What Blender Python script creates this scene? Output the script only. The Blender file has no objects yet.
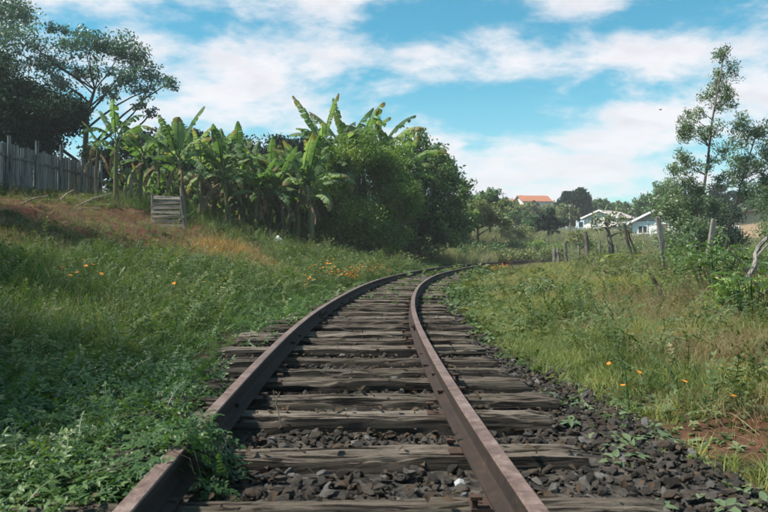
import bpy, bmesh, math, random
import numpy as np
from mathutils import Vector, Matrix, Euler

R_ = math.radians
scene = bpy.context.scene
COL = scene.collection

# ------------------------------------------------------------------ camera
CAMZ = 0.78
F35 = 35.0
cd = bpy.data.cameras.new('camera')
cd.lens = F35; cd.sensor_width = 36.0; cd.clip_end = 3000; cd.clip_start = 0.05
cd.dof.use_dof = True; cd.dof.focus_distance = 7.0; cd.dof.aperture_fstop = 8.0
cam = bpy.data.objects.new('camera', cd); COL.objects.link(cam)
cam.location = (0, 0, CAMZ)
cam.rotation_euler = (R_(90 - 0.46), 0, 0)
scene.camera = cam

# ------------------------------------------------------------------ render settings
scene.render.engine = 'CYCLES'
scene.cycles.use_denoising = True
scene.cycles.denoiser = 'OPENIMAGEDENOISE'
scene.cycles.use_adaptive_sampling = True
scene.cycles.adaptive_threshold = 0.03
scene.cycles.max_bounces = 4
scene.cycles.diffuse_bounces = 2
scene.cycles.glossy_bounces = 2
scene.cycles.transmission_bounces = 2
scene.cycles.caustics_reflective = False
scene.cycles.caustics_refractive = False
vs = scene.view_settings
vs.view_transform = 'Standard'; vs.look = 'None'; vs.gamma = 1.0; vs.use_curve_mapping = False
vs.exposure = 1.02

# ------------------------------------------------------------------ sun
SUN_EL, SUN_AZ = 54.0, 262.0          # azimuth clockwise from +Y (straight ahead): the sun stands to the left
sv = Vector((math.sin(R_(SUN_AZ)) * math.cos(R_(SUN_EL)), math.cos(R_(SUN_AZ)) * math.cos(R_(SUN_EL)), math.sin(R_(SUN_EL))))
sd = bpy.data.lights.new('sun', 'SUN'); sd.energy = 4.3; sd.angle = R_(3.0); sd.color = (1.0, 0.93, 0.82)
sun = bpy.data.objects.new('sun', sd); COL.objects.link(sun)
sun.rotation_euler = (-sv).to_track_quat('-Z', 'Y').to_euler()
sun.location = sv * 60

# ------------------------------------------------------------------ node helper
class NB:
    def __init__(s, tree): s.t = tree; s.n = tree.nodes; s.l = tree.links
    def node(s, typ, **kw):
        nd = s.n.new(typ)
        for k, v in kw.items(): setattr(nd, k, v)
        return nd
    def put(s, sock, v):
        if isinstance(v, bpy.types.NodeSocket): s.l.new(v, sock)
        elif v is not None: sock.default_value = v
    def math(s, op, a, b=None, c=None, clamp=False):
        nd = s.node('ShaderNodeMath', operation=op); nd.use_clamp = clamp
        s.put(nd.inputs[0], a)
        if b is not None: s.put(nd.inputs[1], b)
        if c is not None: s.put(nd.inputs[2], c)
        return nd.outputs[0]
    def mix(s, f, a, b, blend='MIX'):
        nd = s.node('ShaderNodeMix', data_type='RGBA', blend_type=blend)
        s.put(nd.inputs[0], f); s.put(nd.inputs[6], a); s.put(nd.inputs[7], b)
        return nd.outputs[2]
    def noise(s, vec, scale, detail=4.0, rough=0.55, dist=0.0, dim='3D'):
        nd = s.node('ShaderNodeTexNoise', noise_dimensions=dim)
        if vec is not None: s.put(nd.inputs['Vector'], vec)
        nd.inputs['Scale'].default_value = scale; nd.inputs['Detail'].default_value = detail
        nd.inputs['Roughness'].default_value = rough; nd.inputs['Distortion'].default_value = dist
        return nd.outputs[0]
    def ramp(s, f, stops, interp='LINEAR'):
        nd = s.node('ShaderNodeValToRGB'); nd.color_ramp.interpolation = interp
        e = nd.color_ramp.elements
        while len(e) < len(stops): e.new(0.5)
        for i, (p, c) in enumerate(stops):
            e[i].position = p; e[i].color = (c[0], c[1], c[2], 1) if not isinstance(c, (int, float)) else (c, c, c, 1)
        s.put(nd.inputs[0], f)
        return nd.outputs[0]
    def maprange(s, v, a, b, c=0.0, d=1.0, smooth=True):
        nd = s.node('ShaderNodeMapRange'); nd.interpolation_type = 'SMOOTHSTEP' if smooth else 'LINEAR'
        s.put(nd.inputs[0], v)
        for i, q in enumerate((a, b, c, d)): nd.inputs[i + 1].default_value = q
        return nd.outputs[0]
    def mapping(s, vec, scale=(1, 1, 1), loc=(0, 0, 0)):
        nd = s.node('ShaderNodeMapping'); s.put(nd.inputs[0], vec)
        nd.inputs['Location'].default_value = loc; nd.inputs['Scale'].default_value = scale
        return nd.outputs[0]
    def bump(s, h, strength=0.5, dist=0.02):
        nd = s.node('ShaderNodeBump'); nd.inputs['Strength'].default_value = strength
        nd.inputs['Distance'].default_value = dist; s.put(nd.inputs['Height'], h)
        return nd.outputs[0]

# ------------------------------------------------------------------ world: sky with broken cloud
world = bpy.data.worlds.new('World'); scene.world = world; world.use_nodes = True
wt = world.node_tree; wt.nodes.clear(); W = NB(wt)
sky = W.node('ShaderNodeTexSky', sky_type='NISHITA'); sky.sun_disc = False
sky.sun_elevation = R_(SUN_EL); sky.sun_rotation = R_(SUN_AZ)
sky.air_density = 1.0; sky.dust_density = 0.6; sky.ozone_density = 1.0; sky.altitude = 300
tc = W.node('ShaderNodeTexCoord')
sx = W.node('ShaderNodeSeparateXYZ'); W.put(sx.inputs[0], tc.outputs['Generated'])
dx, dy, dz = sx.outputs
az = W.math('ARCTAN2', dx, dy)
el = W.math('ARCSINE', W.math('MAXIMUM', W.math('MINIMUM', dz, 1.0), -1.0))
# cloud layer: directions projected on a high flat layer
den = W.math('ADD', W.math('MAXIMUM', dz, 0.0), 0.30)
cv = W.node('ShaderNodeCombineXYZ')
W.put(cv.inputs[0], W.math('DIVIDE', dx, den)); W.put(cv.inputs[1], W.math('DIVIDE', dy, den)); cv.inputs[2].default_value = 3.3
n1 = W.noise(cv.outputs[0], 2.6, 10.0, 0.60, 0.25)
n2 = W.noise(W.mapping(cv.outputs[0], (7.0, 9.0, 1)), 1.0, 7.0, 0.6, 0.2)
dens = W.math('ADD', W.math('MULTIPLY', n1, 1.05), W.math('SUBTRACT', W.math('MULTIPLY', n2, 0.45), 0.25))
def px_dir(px, py): return math.atan((px - 384) / 747.0), math.atan((250 - py) / 747.0)
def blob(px, py, wx, wy, amp):
    a, e = px_dir(px, py)
    u = W.math('DIVIDE', W.math('SUBTRACT', az, a), wx / 747.0)
    v = W.math('DIVIDE', W.math('SUBTRACT', el, e), wy / 747.0)
    r2 = W.math('ADD', W.math('MULTIPLY', u, u), W.math('MULTIPLY', v, v))
    return W.math('MULTIPLY', W.math('EXPONENT', W.math('MULTIPLY', r2, -1.0)), amp)
for b in [(230, 70, 130, 36, .12), (490, 70, 135, 26, .26), (330, 45, 90, 22, .08), (260, 6, 90, 16, .12), (585, 148, 130, 34, .2),
          (190, 128, 170, 32, .12), (70, 15, 40, 20, .10), (600, 8, 60, 16, .12), (690, 70, 70, 14, .10), (740, 120, 60, 22, .12),
          (380, 190, 420, 26, .14), (560, 66, 60, 22, .12), (500, 28, 40, 9, .10),
          (430, 16, 75, 18, -.18), (560, 34, 50, 10, -.08), (490, 118, 75, 22, -.16), (700, 30, 70, 20, -.16),
          (130, 45, 75, 14, -.12), (300, 30, 80, 10, -.07), (440, 96, 70, 12, -.08), (640, 98, 60, 16, -.10)]:
    dens = W.math('ADD', dens, blob(*b))
mask = W.maprange(dens, 0.45, 0.75)
thick = W.maprange(dens, 0.56, 0.86)
skyc = W.mix(1.0, sky.outputs[0], (0.40, 1.30, 1.28, 1), 'MULTIPLY')
n3 = W.noise(W.mapping(cv.outputs[0], (4.0, 5.5, 1), (2.1, .7, 0)), 1.0, 6.0, 0.55, 0.2)
cloudc = W.mix(W.math('MULTIPLY', thick, W.maprange(n3, .42, .62)), (8.5, 8.25, 8.5, 1), (6.7, 6.45, 7.0, 1))
lowhaze = W.maprange(el, 0.02, 0.26, 1.0, 0.0)
cloudc = W.mix(W.math('MULTIPLY', lowhaze, 0.5), cloudc, (8.2, 7.9, 8.1, 1))
full = W.mix(W.math('MULTIPLY', mask, 0.93), skyc, cloudc)
full = W.mix(W.math('MULTIPLY', lowhaze, 0.35), full, (7.6, 7.8, 8.2, 1))
bg = W.node('ShaderNodeBackground'); W.put(bg.inputs[0], full); bg.inputs[1].default_value = 0.058
wo = W.node('ShaderNodeOutputWorld'); W.l.new(bg.outputs[0], wo.inputs[0])

# ------------------------------------------------------------------ general helpers
rng = np.random.default_rng(7)
random.seed(11)

def tag(o, label=None, cat=None, group=None, kind=None):
    if label: o['label'] = label
    if cat: o['category'] = cat
    if group: o['group'] = group
    if kind: o['kind'] = kind
    return o

def np_mesh(name, V, F, mats=(), smooth=False, attrs=None, mi=None):
    """V (n,3); F list/array of quads or triangles (all same size) or python list of mixed faces"""
    me = bpy.data.meshes.new(name)
    V = np.asarray(V, dtype=np.float32)
    if isinstance(F, np.ndarray):
        k = F.shape[1]; nf = F.shape[0]
        me.vertices.add(len(V)); me.vertices.foreach_set('co', V.ravel())
        me.loops.add(nf * k); me.loops.foreach_set('vertex_index', F.astype(np.int32).ravel())
        me.polygons.add(nf)
        me.polygons.foreach_set('loop_start', np.arange(0, nf * k, k, dtype=np.int32))
        me.update(calc_edges=True)
    else:
        me.from_pydata([tuple(map(float, v)) for v in V], [], [tuple(int(i) for i in f) for f in F])
        me.update()
    if smooth:
        me.polygons.foreach_set('use_smooth', np.ones(len(me.polygons), dtype=bool))
    if mi is not None:
        me.polygons.foreach_set('material_index', np.asarray(mi, dtype=np.int32))
    for m in mats: me.materials.append(m)
    for k, a in (attrs or {}).items():
        at = me.attributes.new(k, 'FLOAT', 'POINT'); at.data.foreach_set('value', np.asarray(a, dtype=np.float32))
    return me

def obj(name, me, parent=None, loc=None):
    o = bpy.data.objects.new(name, me); COL.objects.link(o)
    if parent is not None: o.parent = parent
    if loc is not None: o.location = loc
    return o

def empty(name, loc, rz=0.0):
    o = bpy.data.objects.new(name, None); COL.objects.link(o)
    o.location = loc; o.rotation_euler = (0, 0, rz); o.empty_display_size = 0.3
    return o

class MB:
    """collects simple solids into one mesh"""
    def __init__(s): s.v = []; s.f = []; s.m = []
    def add(s, V, F, mi=0):
        b = len(s.v); s.v += [tuple(v) for v in V]; s.f += [tuple(i + b for i in f) for f in F]; s.m += [mi] * len(F)
    def box(s, lo, hi, mi=0, jit=0.0, rot=None, org=(0, 0, 0)):
        P = []
        for z in (lo[2], hi[2]):
            for (x, y) in ((lo[0], lo[1]), (hi[0], lo[1]), (hi[0], hi[1]), (lo[0], hi[1])):
                P.append(Vector((x + random.uniform(-jit, jit), y + random.uniform(-jit, jit), z + random.uniform(-jit, jit))))
        if rot is not None: P = [rot @ p for p in P]
        P = [p + Vector(org) for p in P]
        s.add(P, [(3, 2, 1, 0), (4, 5, 6, 7), (0, 1, 5, 4), (1, 2, 6, 5), (2, 3, 7, 6), (3, 0, 4, 7)], mi)
    def tube(s, pts, rad, sides=8, cap=True, mi=0, jit=0.0):
        pts = [Vector(p) for p in pts]; n = len(pts)
        V, F = [], []
        for i, p in enumerate(pts):
            t = (pts[min(i + 1, n - 1)] - pts[max(i - 1, 0)])
            if t.length < 1e-9: t = Vector((0, 0, 1))
            t.normalize()
            a = Vector((1, 0, 0)) if abs(t.x) < 0.8 else Vector((0, 1, 0))
            u = t.cross(a).normalized(); w = t.cross(u)
            for k in range(sides):
                an = 2 * math.pi * k / sides
                r = rad[i] * (1 + random.uniform(-jit, jit))
                V.append(p + u * math.cos(an) * r + w * math.sin(an) * r)
        for i in range(n - 1):
            for k in range(sides):
                k2 = (k + 1) % sides
                F.append((i * sides + k, i * sides + k2, (i + 1) * sides + k2, (i + 1) * sides + k))
        if cap:
            F.append(tuple(range(sides - 1, -1, -1))); F.append(tuple((n - 1) * sides + k for k in range(sides)))
        s.add(V, F, mi)
    def mesh(s, name, mats, smooth=False):
        me = bpy.data.meshes.new(name); me.from_pydata([tuple(v) for v in s.v], [], s.f); me.update()
        me.polygons.foreach_set('material_index', np.array(s.m, dtype=np.int32))
        if smooth: me.polygons.foreach_set('use_smooth', np.ones(len(s.f), dtype=bool))
        for m in mats: me.materials.append(m)
        return me
    def build(s, name, mats, parent=None, loc=None, smooth=False):
        if not isinstance(mats, (list, tuple)): mats = [mats]
        return obj(name, s.mesh(name, mats, smooth), parent, loc)

# value noise
_perm = rng.random((256, 256))
def vnoise(x, y):
    xi = np.floor(x).astype(int); yi = np.floor(y).astype(int); fx = x - xi; fy = y - yi
    fx = fx * fx * (3 - 2 * fx); fy = fy * fy * (3 - 2 * fy)
    g = lambda a, b: _perm[a & 255, b & 255]
    return (g(xi, yi) * (1 - fx) + g(xi + 1, yi) * fx) * (1 - fy) + (g(xi, yi + 1) * (1 - fx) + g(xi + 1, yi + 1) * fx) * fy
def fbm(x, y, s=1.0, oct=4, gain=0.5):
    t = 0; a = 1; n = 0
    for i in range(oct):
        t = t + a * vnoise(x * s + 17.3 * i, y * s + 5.1 * i); n += a; a *= gain; s *= 2.03
    return t / n
def sstep(v, a, b):
    t = np.clip((v - a) / (b - a), 0, 1); return t * t * (3 - 2 * t)

# ------------------------------------------------------------------ track line and terrain
CX, CY, RR = 89.77, 6.0, 90.0            # centre and radius of the curve of the line
def td(x, y): return np.hypot(CX - x, y - CY) - RR      # + = outside (left) of the line
def tth(x, y): return np.arctan2(y - CY, CX - x)
def tpt(s, d, z=0.0):
    th = s / RR
    return Vector((CX - (RR + d) * math.cos(th), CY + (RR + d) * math.sin(th), z))
def tangle(s): return -s / RR             # heading turn from +Y
_kd = np.array([-300, -60, -12, -8, -6, -4, -2.6, -1.85, -1.55, 1.25, 1.6, 2.2, 3, 4.5, 6, 7.5, 9.3, 11, 13.3, 17, 40, 300])
_kz = np.array([1.2, 0.7, .30, .14, .07, .03, -.03, -.08, -.16, -.15, -.08, -.04, .04, .28, .66, 1.1, 1.55, 2.1, 2.72, 3.1, 3.6, 4.0])
def prof(d): return (np.interp(d - .25, _kd, _kz) + np.interp(d, _kd, _kz) + np.interp(d + .25, _kd, _kz)) / 3
def hill(x, y):
    r = y + 0.12 * np.abs(x - 15)
    return np.interp(r, [-50, 55, 90, 110, 130, 180, 220, 320, 900], [0, 0, 1.8, 2.9, 4.6, 10.4, 13, 15, 16])
def height(x, y):
    x = np.asarray(x, float); y = np.asarray(y, float)
    d = td(x, y); th = tth(x, y)
    w = sstep(th, .60, .78)
    z = prof(d) * (1 - w) + 0.55 * w + hill(x, y)
    a = sstep(np.abs(d), 1.5, 4.0)
    z = z + a * (fbm(x, y, .35, 3) - .5) * .30 + sstep(np.abs(d), 1.3, 2.2) * (fbm(x + 40, y, 2.2, 3) - .5) * .10
    # broken edge of the cut bank on the left
    z = z + sstep(d, 6.0, 8.0) * (1 - sstep(d, 10, 12)) * (fbm(x, y + 90, .9, 4) - .5) * .85
    return z
def hz(x, y): return float(height(np.array([x]), np.array([y]))[0])
def at(px, py, Y): return Vector(((px - 384) / 747.0 * Y, Y, CAMZ + (250 - py) / 747.0 * Y))
def gx(px, Y):
    x = (px - 384) / 747.0 * Y; return Vector((x, Y, hz(x, Y)))

# ------------------------------------------------------------------ materials
def new_mat(name):
    m = bpy.data.materials.new(name); m.use_nodes = True; m.node_tree.nodes.clear()
    B = NB(m.node_tree)
    return m, B
def finish(B, surf):
    o = B.node('ShaderNodeOutputMaterial'); B.l.new(surf, o.inputs[0])
def principled(B, col, rough=0.7, spec=0.3, metal=0.0, normal=None):
    p = B.node('ShaderNodeBsdfPrincipled')
    B.put(p.inputs['Base Color'], col); B.put(p.inputs['Roughness'], rough)
    p.inputs['Specular IOR Level'].default_value = spec; B.put(p.inputs['Metallic'], metal)
    if normal is not None: B.put(p.inputs['Normal'], normal)
    return p.outputs[0]
def leaf_mat(name, stops, trans=0.3, rough=0.5, spec=0.35, inst=True, tip=None, dead=None, tcol=(1.25, 1.35, .55)):
    m, B = new_mat(name)
    at_ = B.node('ShaderNodeAttribute', attribute_name='rnd').outputs['Fac']
    if inst:
        oi = B.node('ShaderNodeObjectInfo').outputs['Random']
        geo = B.node('ShaderNodeNewGeometry'); pn = B.maprange(B.noise(geo.outputs['Position'], 1.1, 4.0, .6), .36, .64)
        f = B.math('ADD', B.math('ADD', B.math('MULTIPLY', oi, 0.42), B.math('MULTIPLY', at_, 0.23)), B.math('MULTIPLY', pn, .35))
    else:
        geo = B.node('ShaderNodeNewGeometry')
        nz = B.noise(geo.outputs['Position'], 0.6, 2.0)
        f = B.math('ADD', B.math('MULTIPLY', at_, 0.6), B.math('MULTIPLY', B.maprange(nz, .3, .7), 0.4))
    c = B.ramp(f, stops)
    if tip is not None:
        tt = B.node('ShaderNodeAttribute', attribute_name='t').outputs['Fac']
        c = B.mix(B.math('MULTIPLY', B.math('POWER', tt, 2.0), tip[3] if len(tip) > 3 else .5), c, (tip[0], tip[1], tip[2], 1))
    p = principled(B, c, rough, spec)
    if trans > 0:
        tr = B.node('ShaderNodeBsdfTranslucent')
        B.put(tr.inputs[0], B.mix(1.0, c, (tcol[0], tcol[1], tcol[2], 1), 'MULTIPLY'))
        ms = B.node('ShaderNodeMixShader'); ms.inputs[0].default_value = trans
        B.l.new(p, ms.inputs[1]); B.l.new(tr.outputs[0], ms.inputs[2]); p = ms.outputs[0]
    finish(B, p); return m

def ground_mat():
    m, B = new_mat('soil')
    geo = B.node('ShaderNodeNewGeometry'); P = geo.outputs['Position']
    earth = B.node('ShaderNodeAttribute', attribute_name='earth').outputs['Fac']
    n1 = B.noise(P, 0.9, 6, .6); n2 = B.noise(P, 9, 6, .65); n3 = B.noise(P, 45, 3, .6)
    hum = B.ramp(n2, [(.3, (.022, .020, .012)), (.55, (.05, .042, .022)), (.75, (.10, .085, .045))])
    red = B.ramp(B.math('ADD', B.math('MULTIPLY', n2, .6), B.math('MULTIPLY', n1, .4)), [(.3, (.028, .012, .007)), (.5, (.072, .028, .016)), (.7, (.135, .056, .031))])
    pale = B.ramp(n3, [(.3, (.12, .078, .055)), (.7, (.24, .17, .125))])
    red = B.mix(B.math('MULTIPLY', B.maprange(n1, .5, .68), .22), red, pale)
    c = B.mix(B.maprange(B.math('ADD', earth, B.math('MULTIPLY', B.math('SUBTRACT', n2, .5), .5)), .3, .6), hum, red)
    bm_ = B.bump(B.math('ADD', n2, B.math('MULTIPLY', n3, .4)), .9, .05)
    finish(B, principled(B, c, .95, .15, 0, bm_)); return m
M_SOIL = ground_mat()

def ballast_mat():
    m, B = new_mat('ballast_bed')
    geo = B.node('ShaderNodeNewGeometry'); P = geo.outputs['Position']
    v = B.node('ShaderNodeTexVoronoi'); B.put(v.inputs['Vector'], P); v.inputs['Scale'].default_value = 24
    n = B.noise(P, 3, 5)
    c = B.ramp(B.math('ADD', B.math('MULTIPLY', v.outputs['Color'], .6), B.math('MULTIPLY', n, .4)), [(.25, (.020, .018, .016)), (.6, (.055, .048, .042)), (.85, (.10, .085, .07))])
    finish(B, principled(B, c, .9, .2, 0, B.bump(v.outputs['Distance'], .8, .03))); return m
M_BED = ballast_mat()
def stone_mat():
    m, B = new_mat('ballast_stone')
    oi = B.node('ShaderNodeObjectInfo').outputs['Random']
    tc = B.node('ShaderNodeTexCoord').outputs['Object']
    n = B.noise(tc, 30, 5, .6)
    base = B.ramp(oi, [(0, (.05, .047, .044)), (.3, (.10, .092, .085)), (.55, (.13, .115, .10)), (.75, (.165, .125, .098)), (.9, (.19, .18, .17)), (1, (.34, .32, .30))])
    c = B.mix(1.0, base, B.ramp(n, [(.3, .45), (.7, 1.35)]), 'MULTIPLY')
    geo = B.node('ShaderNodeNewGeometry'); dn = B.noise(geo.outputs['Position'], 6, 5, .65)
    c = B.mix(B.math('MULTIPLY', B.maprange(dn, .45, .65), .55), c, (.07, .052, .038, 1))
    finish(B, principled(B, c, .92, .12, 0, B.bump(n, .9, .02))); return m
M_STONE = stone_mat()

def wood_mat(name, stops, along='X', scale=1.0, rough=.85, rndamt=.5, bumpd=.006, moss=0.0, stain=False):
    m, B = new_mat(name)
    tc = B.node('ShaderNodeTexCoord').outputs['Object']
    oi = B.node('ShaderNodeObjectInfo').outputs['Random']
    off = B.node('ShaderNodeCombineXYZ'); B.put(off.inputs[0], B.math('MULTIPLY', oi, 37.0)); B.put(off.inputs[1], B.math('MULTIPLY', oi, 91.0))
    va = B.node('ShaderNodeVectorMath', operation='ADD'); B.put(va.inputs[0], tc); B.put(va.inputs[1], off.outputs[0])
    sc = {'X': (2.6, 40, 40), 'Y': (40, 2.6, 40), 'Z': (40, 40, 2.6)}[along]
    sc = tuple(s * scale for s in sc)
    g = B.noise(B.mapping(va.outputs[0], sc), 1.0, 7, .68, .6)
    big = B.noise(B.mapping(va.outputs[0], tuple(s * .18 for s in sc)), 1.0, 4, .6)
    fine = B.noise(B.mapping(va.outputs[0], tuple(s * q for s, q in zip(sc, {'X': (9, 3, 3), 'Y': (3, 9, 3), 'Z': (3, 3, 9)}[along]))), 1.0, 5, .7)
    f = B.math('ADD', B.math('ADD', B.math('MULTIPLY', g, .46), B.math('MULTIPLY', big, .26)), B.math('MULTIPLY', fine, .28))
    c = B.ramp(f, stops)
    c = B.mix(rndamt, c, B.mix(1.0, c, B.ramp(oi, [(0, (.55, .53, .50)), (.5, (1, .95, .9)), (1, (1.45, 1.45, 1.45))]), 'MULTIPLY'))
    crack = B.maprange(g, .40, .47)
    c = B.mix(1.0, c, B.ramp(crack, [(0, .25), (1, 1.0)]), 'MULTIPLY')
    if moss:
        geo = B.node('ShaderNodeNewGeometry')
        mm = B.math('MULTIPLY', B.maprange(B.noise(geo.outputs['Position'], 5, 5, .6), .52, .66), moss)
        c = B.mix(mm, c, (.05, .055, .03, 1))
    if stain:
        sp = B.node('ShaderNodeSeparateXYZ'); B.put(sp.inputs[0], tc)
        dd_ = B.math('ABSOLUTE', B.math('SUBTRACT', B.math('ABSOLUTE', sp.outputs[0]), .532))
        sf_ = B.math('ADD', B.math('MULTIPLY', dd_, -5.5), B.math('MULTIPLY', B.noise(va.outputs[0], 7, 4, .6), 1.6))
        c = B.mix(B.math('MULTIPLY', B.maprange(sf_, .15, .8), .75), c, (.045, .027, .019, 1))
        blot = B.maprange(B.noise(va.outputs[0], 4.0, 6, .7), .5, .7)
        c = B.mix(B.math('MULTIPLY', blot, .55), c, (.05, .038, .028, 1))
    finish(B, principled(B, c, rough, .2, 0, B.bump(B.math('ADD', f, B.math('MULTIPLY', crack, .4)), 1.0, bumpd))); return m
M_SLEEPER = wood_mat('sleeper_wood', [(.30, (0.027, 0.023, 0.019)), (.43, (0.068, 0.055, 0.044)), (.56, (0.140, 0.119, 0.099)), (.72, (0.270, 0.239, 0.204))], 'X', 1.0, .9, .6, .014, .25, True)
M_SLEEPERSIDE = wood_mat('sleeper_shaded_side', [(.30, (.010, .009, .007)), (.45, (.026, .021, .017)), (.60, (.05, .042, .035)), (.75, (.09, .078, .066))], 'X', 1.0, .9, .5, .014, .3)  # shade of the upright sleeper faces put into a darker wood colour
M_BOARD = wood_mat('grey_board', [(.3, (0.075, 0.075, 0.075)), (.5, (0.195, 0.195, 0.195)), (.7, (0.390, 0.390, 0.390))], 'Z', .5, .9, .6, .004)
M_PALLET = wood_mat('pallet_board', [(.3, (0.105, 0.090, 0.075)), (.5, (0.300, 0.262, 0.225)), (.7, (0.540, 0.480, 0.420))], 'X', .5, .9, .5, .004)
M_POST = wood_mat('weathered_post', [(.3, (0.065, 0.061, 0.055)), (.5, (0.160, 0.145, 0.131)), (.7, (0.304, 0.283, 0.254))], 'Z', .6, .9, .6, .006)
M_BARK = wood_mat('bark', [(.3, (.03, .025, .02)), (.5, (.075, .062, .05)), (.7, (.15, .13, .11))], 'Z', .25, .9, .4, .02)
M_BARKPALE = wood_mat('pale_bark', [(.3, (.07, .06, .05)), (.5, (.15, .13, .11)), (.7, (.26, .235, .205))], 'Z', .25, .85, .4, .01)
M_STICK = wood_mat('dry_stick', [(.3, (.12, .10, .07)), (.5, (.24, .20, .15)), (.7, (.38, .33, .26))], 'Z', .6, .85, .4, .003)

def rail_mat(name, stops, rough, metal):
    m, B = new_mat(name)
    geo = B.node('ShaderNodeNewGeometry'); P = geo.outputs['Position']
    n = B.noise(P, 22, 8, .72, .4); n2 = B.noise(P, 160, 4, .7); n3 = B.noise(P, 3.5, 5, .65)
    f = B.math('ADD', B.math('ADD', B.math('MULTIPLY', n, .5), B.math('MULTIPLY', n2, .2)), B.math('MULTIPLY', n3, .3))
    finish(B, principled(B, B.ramp(f, stops), B.ramp(n, [(.3, rough - .1), (.7, rough + .15)]), .4, metal, B.bump(B.math('ADD', n, n2), .6, .004))); return m
M_RAIL = rail_mat('rusty_rail', [(.36, (.009, .007, .006)), (.47, (.022, .014, .011)), (.56, (.038, .023, .017)), (.64, (.075, .043, .028))], .85, .05)
M_RAILTOP = rail_mat('rail_running_surface', [(.36, (.05, .030, .023)), (.46, (.12, .075, .059)), (.54, (.19, .13, .11)), (.64, (.30, .24, .215))], .5, .15)
M_IRON = rail_mat('rusty_iron', [(.3, (.02, .013, .01)), (.5, (.05, .028, .02)), (.7, (.11, .05, .03))], .8, .1)

def flat_mat(name, col, rough=.7, var=.25, scale=3.0, spec=.3, streak=False):
    m, B = new_mat(name)
    geo = B.node('ShaderNodeNewGeometry'); P = geo.outputs['Position']
    v = B.mapping(P, (1, 1, .15)) if streak else P
    n = B.noise(v, scale, 6, .62)
    lo = tuple(c * (1 - var) for c in col) + (1,); hi = tuple(min(1, c * (1 + var * .5)) for c in col) + (1,)
    finish(B, principled(B, B.mix(B.maprange(n, .3, .7), lo, hi), rough, spec, 0, B.bump(n, .2, .01))); return m

# ------------------------------------------------------------------ ground sheet
def graded(segs):
    out = [segs[0][0]]
    for a, b, s0, s1 in segs:
        p = a; n = max(1, int((b - a) / ((s0 + s1) / 2)))
        t = np.arange(1, n + 1) / n
        w = s0 * t + (s1 - s0) * t * t / 2; w = w / w[-1]
        out += list(a + (b - a) * w)
    return np.array(out)
gxs = graded([(-400, -40, 40, 1.2), (-40, -9, 1.2, .16), (-9, 9, .14, .14), (9, 40, .16, 1.2), (40, 400, 1.2, 40)])
gys = graded([(-28, -3, 3, .2), (-3, 15, .14, .14), (15, 60, .14, .9), (60, 140, .9, 2.5), (140, 410, 2.5, 40)])
GX, GY = np.meshgrid(gxs, gys); gxf, gyf = GX.ravel(), GY.ravel()
gzf = height(gxf, gyf)
gd = td(gxf, gyf)
nx, ny = len(gxs), len(gys)
idx = np.arange(nx * ny).reshape(ny, nx)
FQ = np.stack([idx[:-1, :-1], idx[:-1, 1:], idx[1:, 1:], idx[1:, :-1]], -1).reshape(-1, 4)
def earthmap(x, y):
    d = td(x, y); e = np.zeros_like(x)
    slope = sstep(d, 5.2, 6.4) * (1 - sstep(d, 10.5, 12.5)) * sstep(y, 9, 15) * (1 - sstep(y, 29, 33))
    e = np.maximum(e, slope * (0.62 + .75 * sstep(fbm(x + 3, y, .5, 3), .35, .62)))
    for (px, py, Y, rx, ry, a) in [(645, 298, 11.0, .8, 1.5, 1.25), (620, 300, 12.5, .6, 1.0, .7), (740, 400, 3.6, .75, .75, .62), (600, 330, 7.5, .5, .5, .5), (660, 320, 8.0, .7, .7, .6), (760, 320, 7.5, .8, .8, .7), (610, 285, 16, 1.2, 1.5, .6), (690, 345, 6.0, .6, .8, .7),
                                   (700, 310, 8.5, .9, 1.0, 1.25), (745, 345, 5.6, .7, .9, 1.25), (225, 250, 22, 1.6, 2.6, 1.0), (275, 262, 21, 1.0, 1.6, .8), (190, 235, 22, 1.6, 2.6, 1.0), (520, 262, 34, 2, 2, .4)]:
        cx_ = (px - 384) / 747 * Y
        e = np.maximum(e, a * np.exp(-(((x - cx_) / rx) ** 2 + ((y - Y) / ry) ** 2)))
    return np.clip(e * (0.6 + .8 * fbm(x, y, 2.5, 3)), 0, 1)
ground = obj('ground', np_mesh('ground', np.stack([gxf, gyf, gzf], 1), FQ, [M_SOIL], True, {'earth': earthmap(gxf, gyf)}))
tag(ground, 'sloping ground of dark soil and red earth beside the railway', 'ground', kind='structure')

# ------------------------------------------------------------------ ballast bed
S0, S1 = -8.0, 58.0
ss = np.concatenate([np.arange(S0, 8, .06), np.arange(8, S1, .3)])
dd = np.linspace(-1.9, 1.5, 57)
SS, DD = np.meshgrid(ss, dd, indexing='ij'); sf, df = SS.ravel(), DD.ravel()
bx = CX - (RR + df) * np.cos(sf / RR); by = CY + (RR + df) * np.sin(sf / RR)
def bedz(s, d): return -.082 - np.maximum(sstep(d, 1.0, 1.5), sstep(-d, 1.35, 1.9)) * .16 + (fbm(s, d, 9, 2) - .5) * .035 + (fbm(s + 9, d, 1.4, 2) - .5) * .05 + sstep(s, 9, 20) * .06
bz = bedz(sf, df)
bi = np.arange(len(ss) * len(dd)).reshape(len(ss), len(dd))
BF = np.stack([bi[:-1, :-1], bi[1:, :-1], bi[1:, 1:], bi[:-1, 1:]], -1).reshape(-1, 4)
ballast = obj('ballast', np_mesh('ballast', np.stack([bx, by, bz], 1), BF, [M_BED], True))
tag(ballast, 'dark stone ballast under and beside the railway track', 'ballast', kind='structure')

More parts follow.
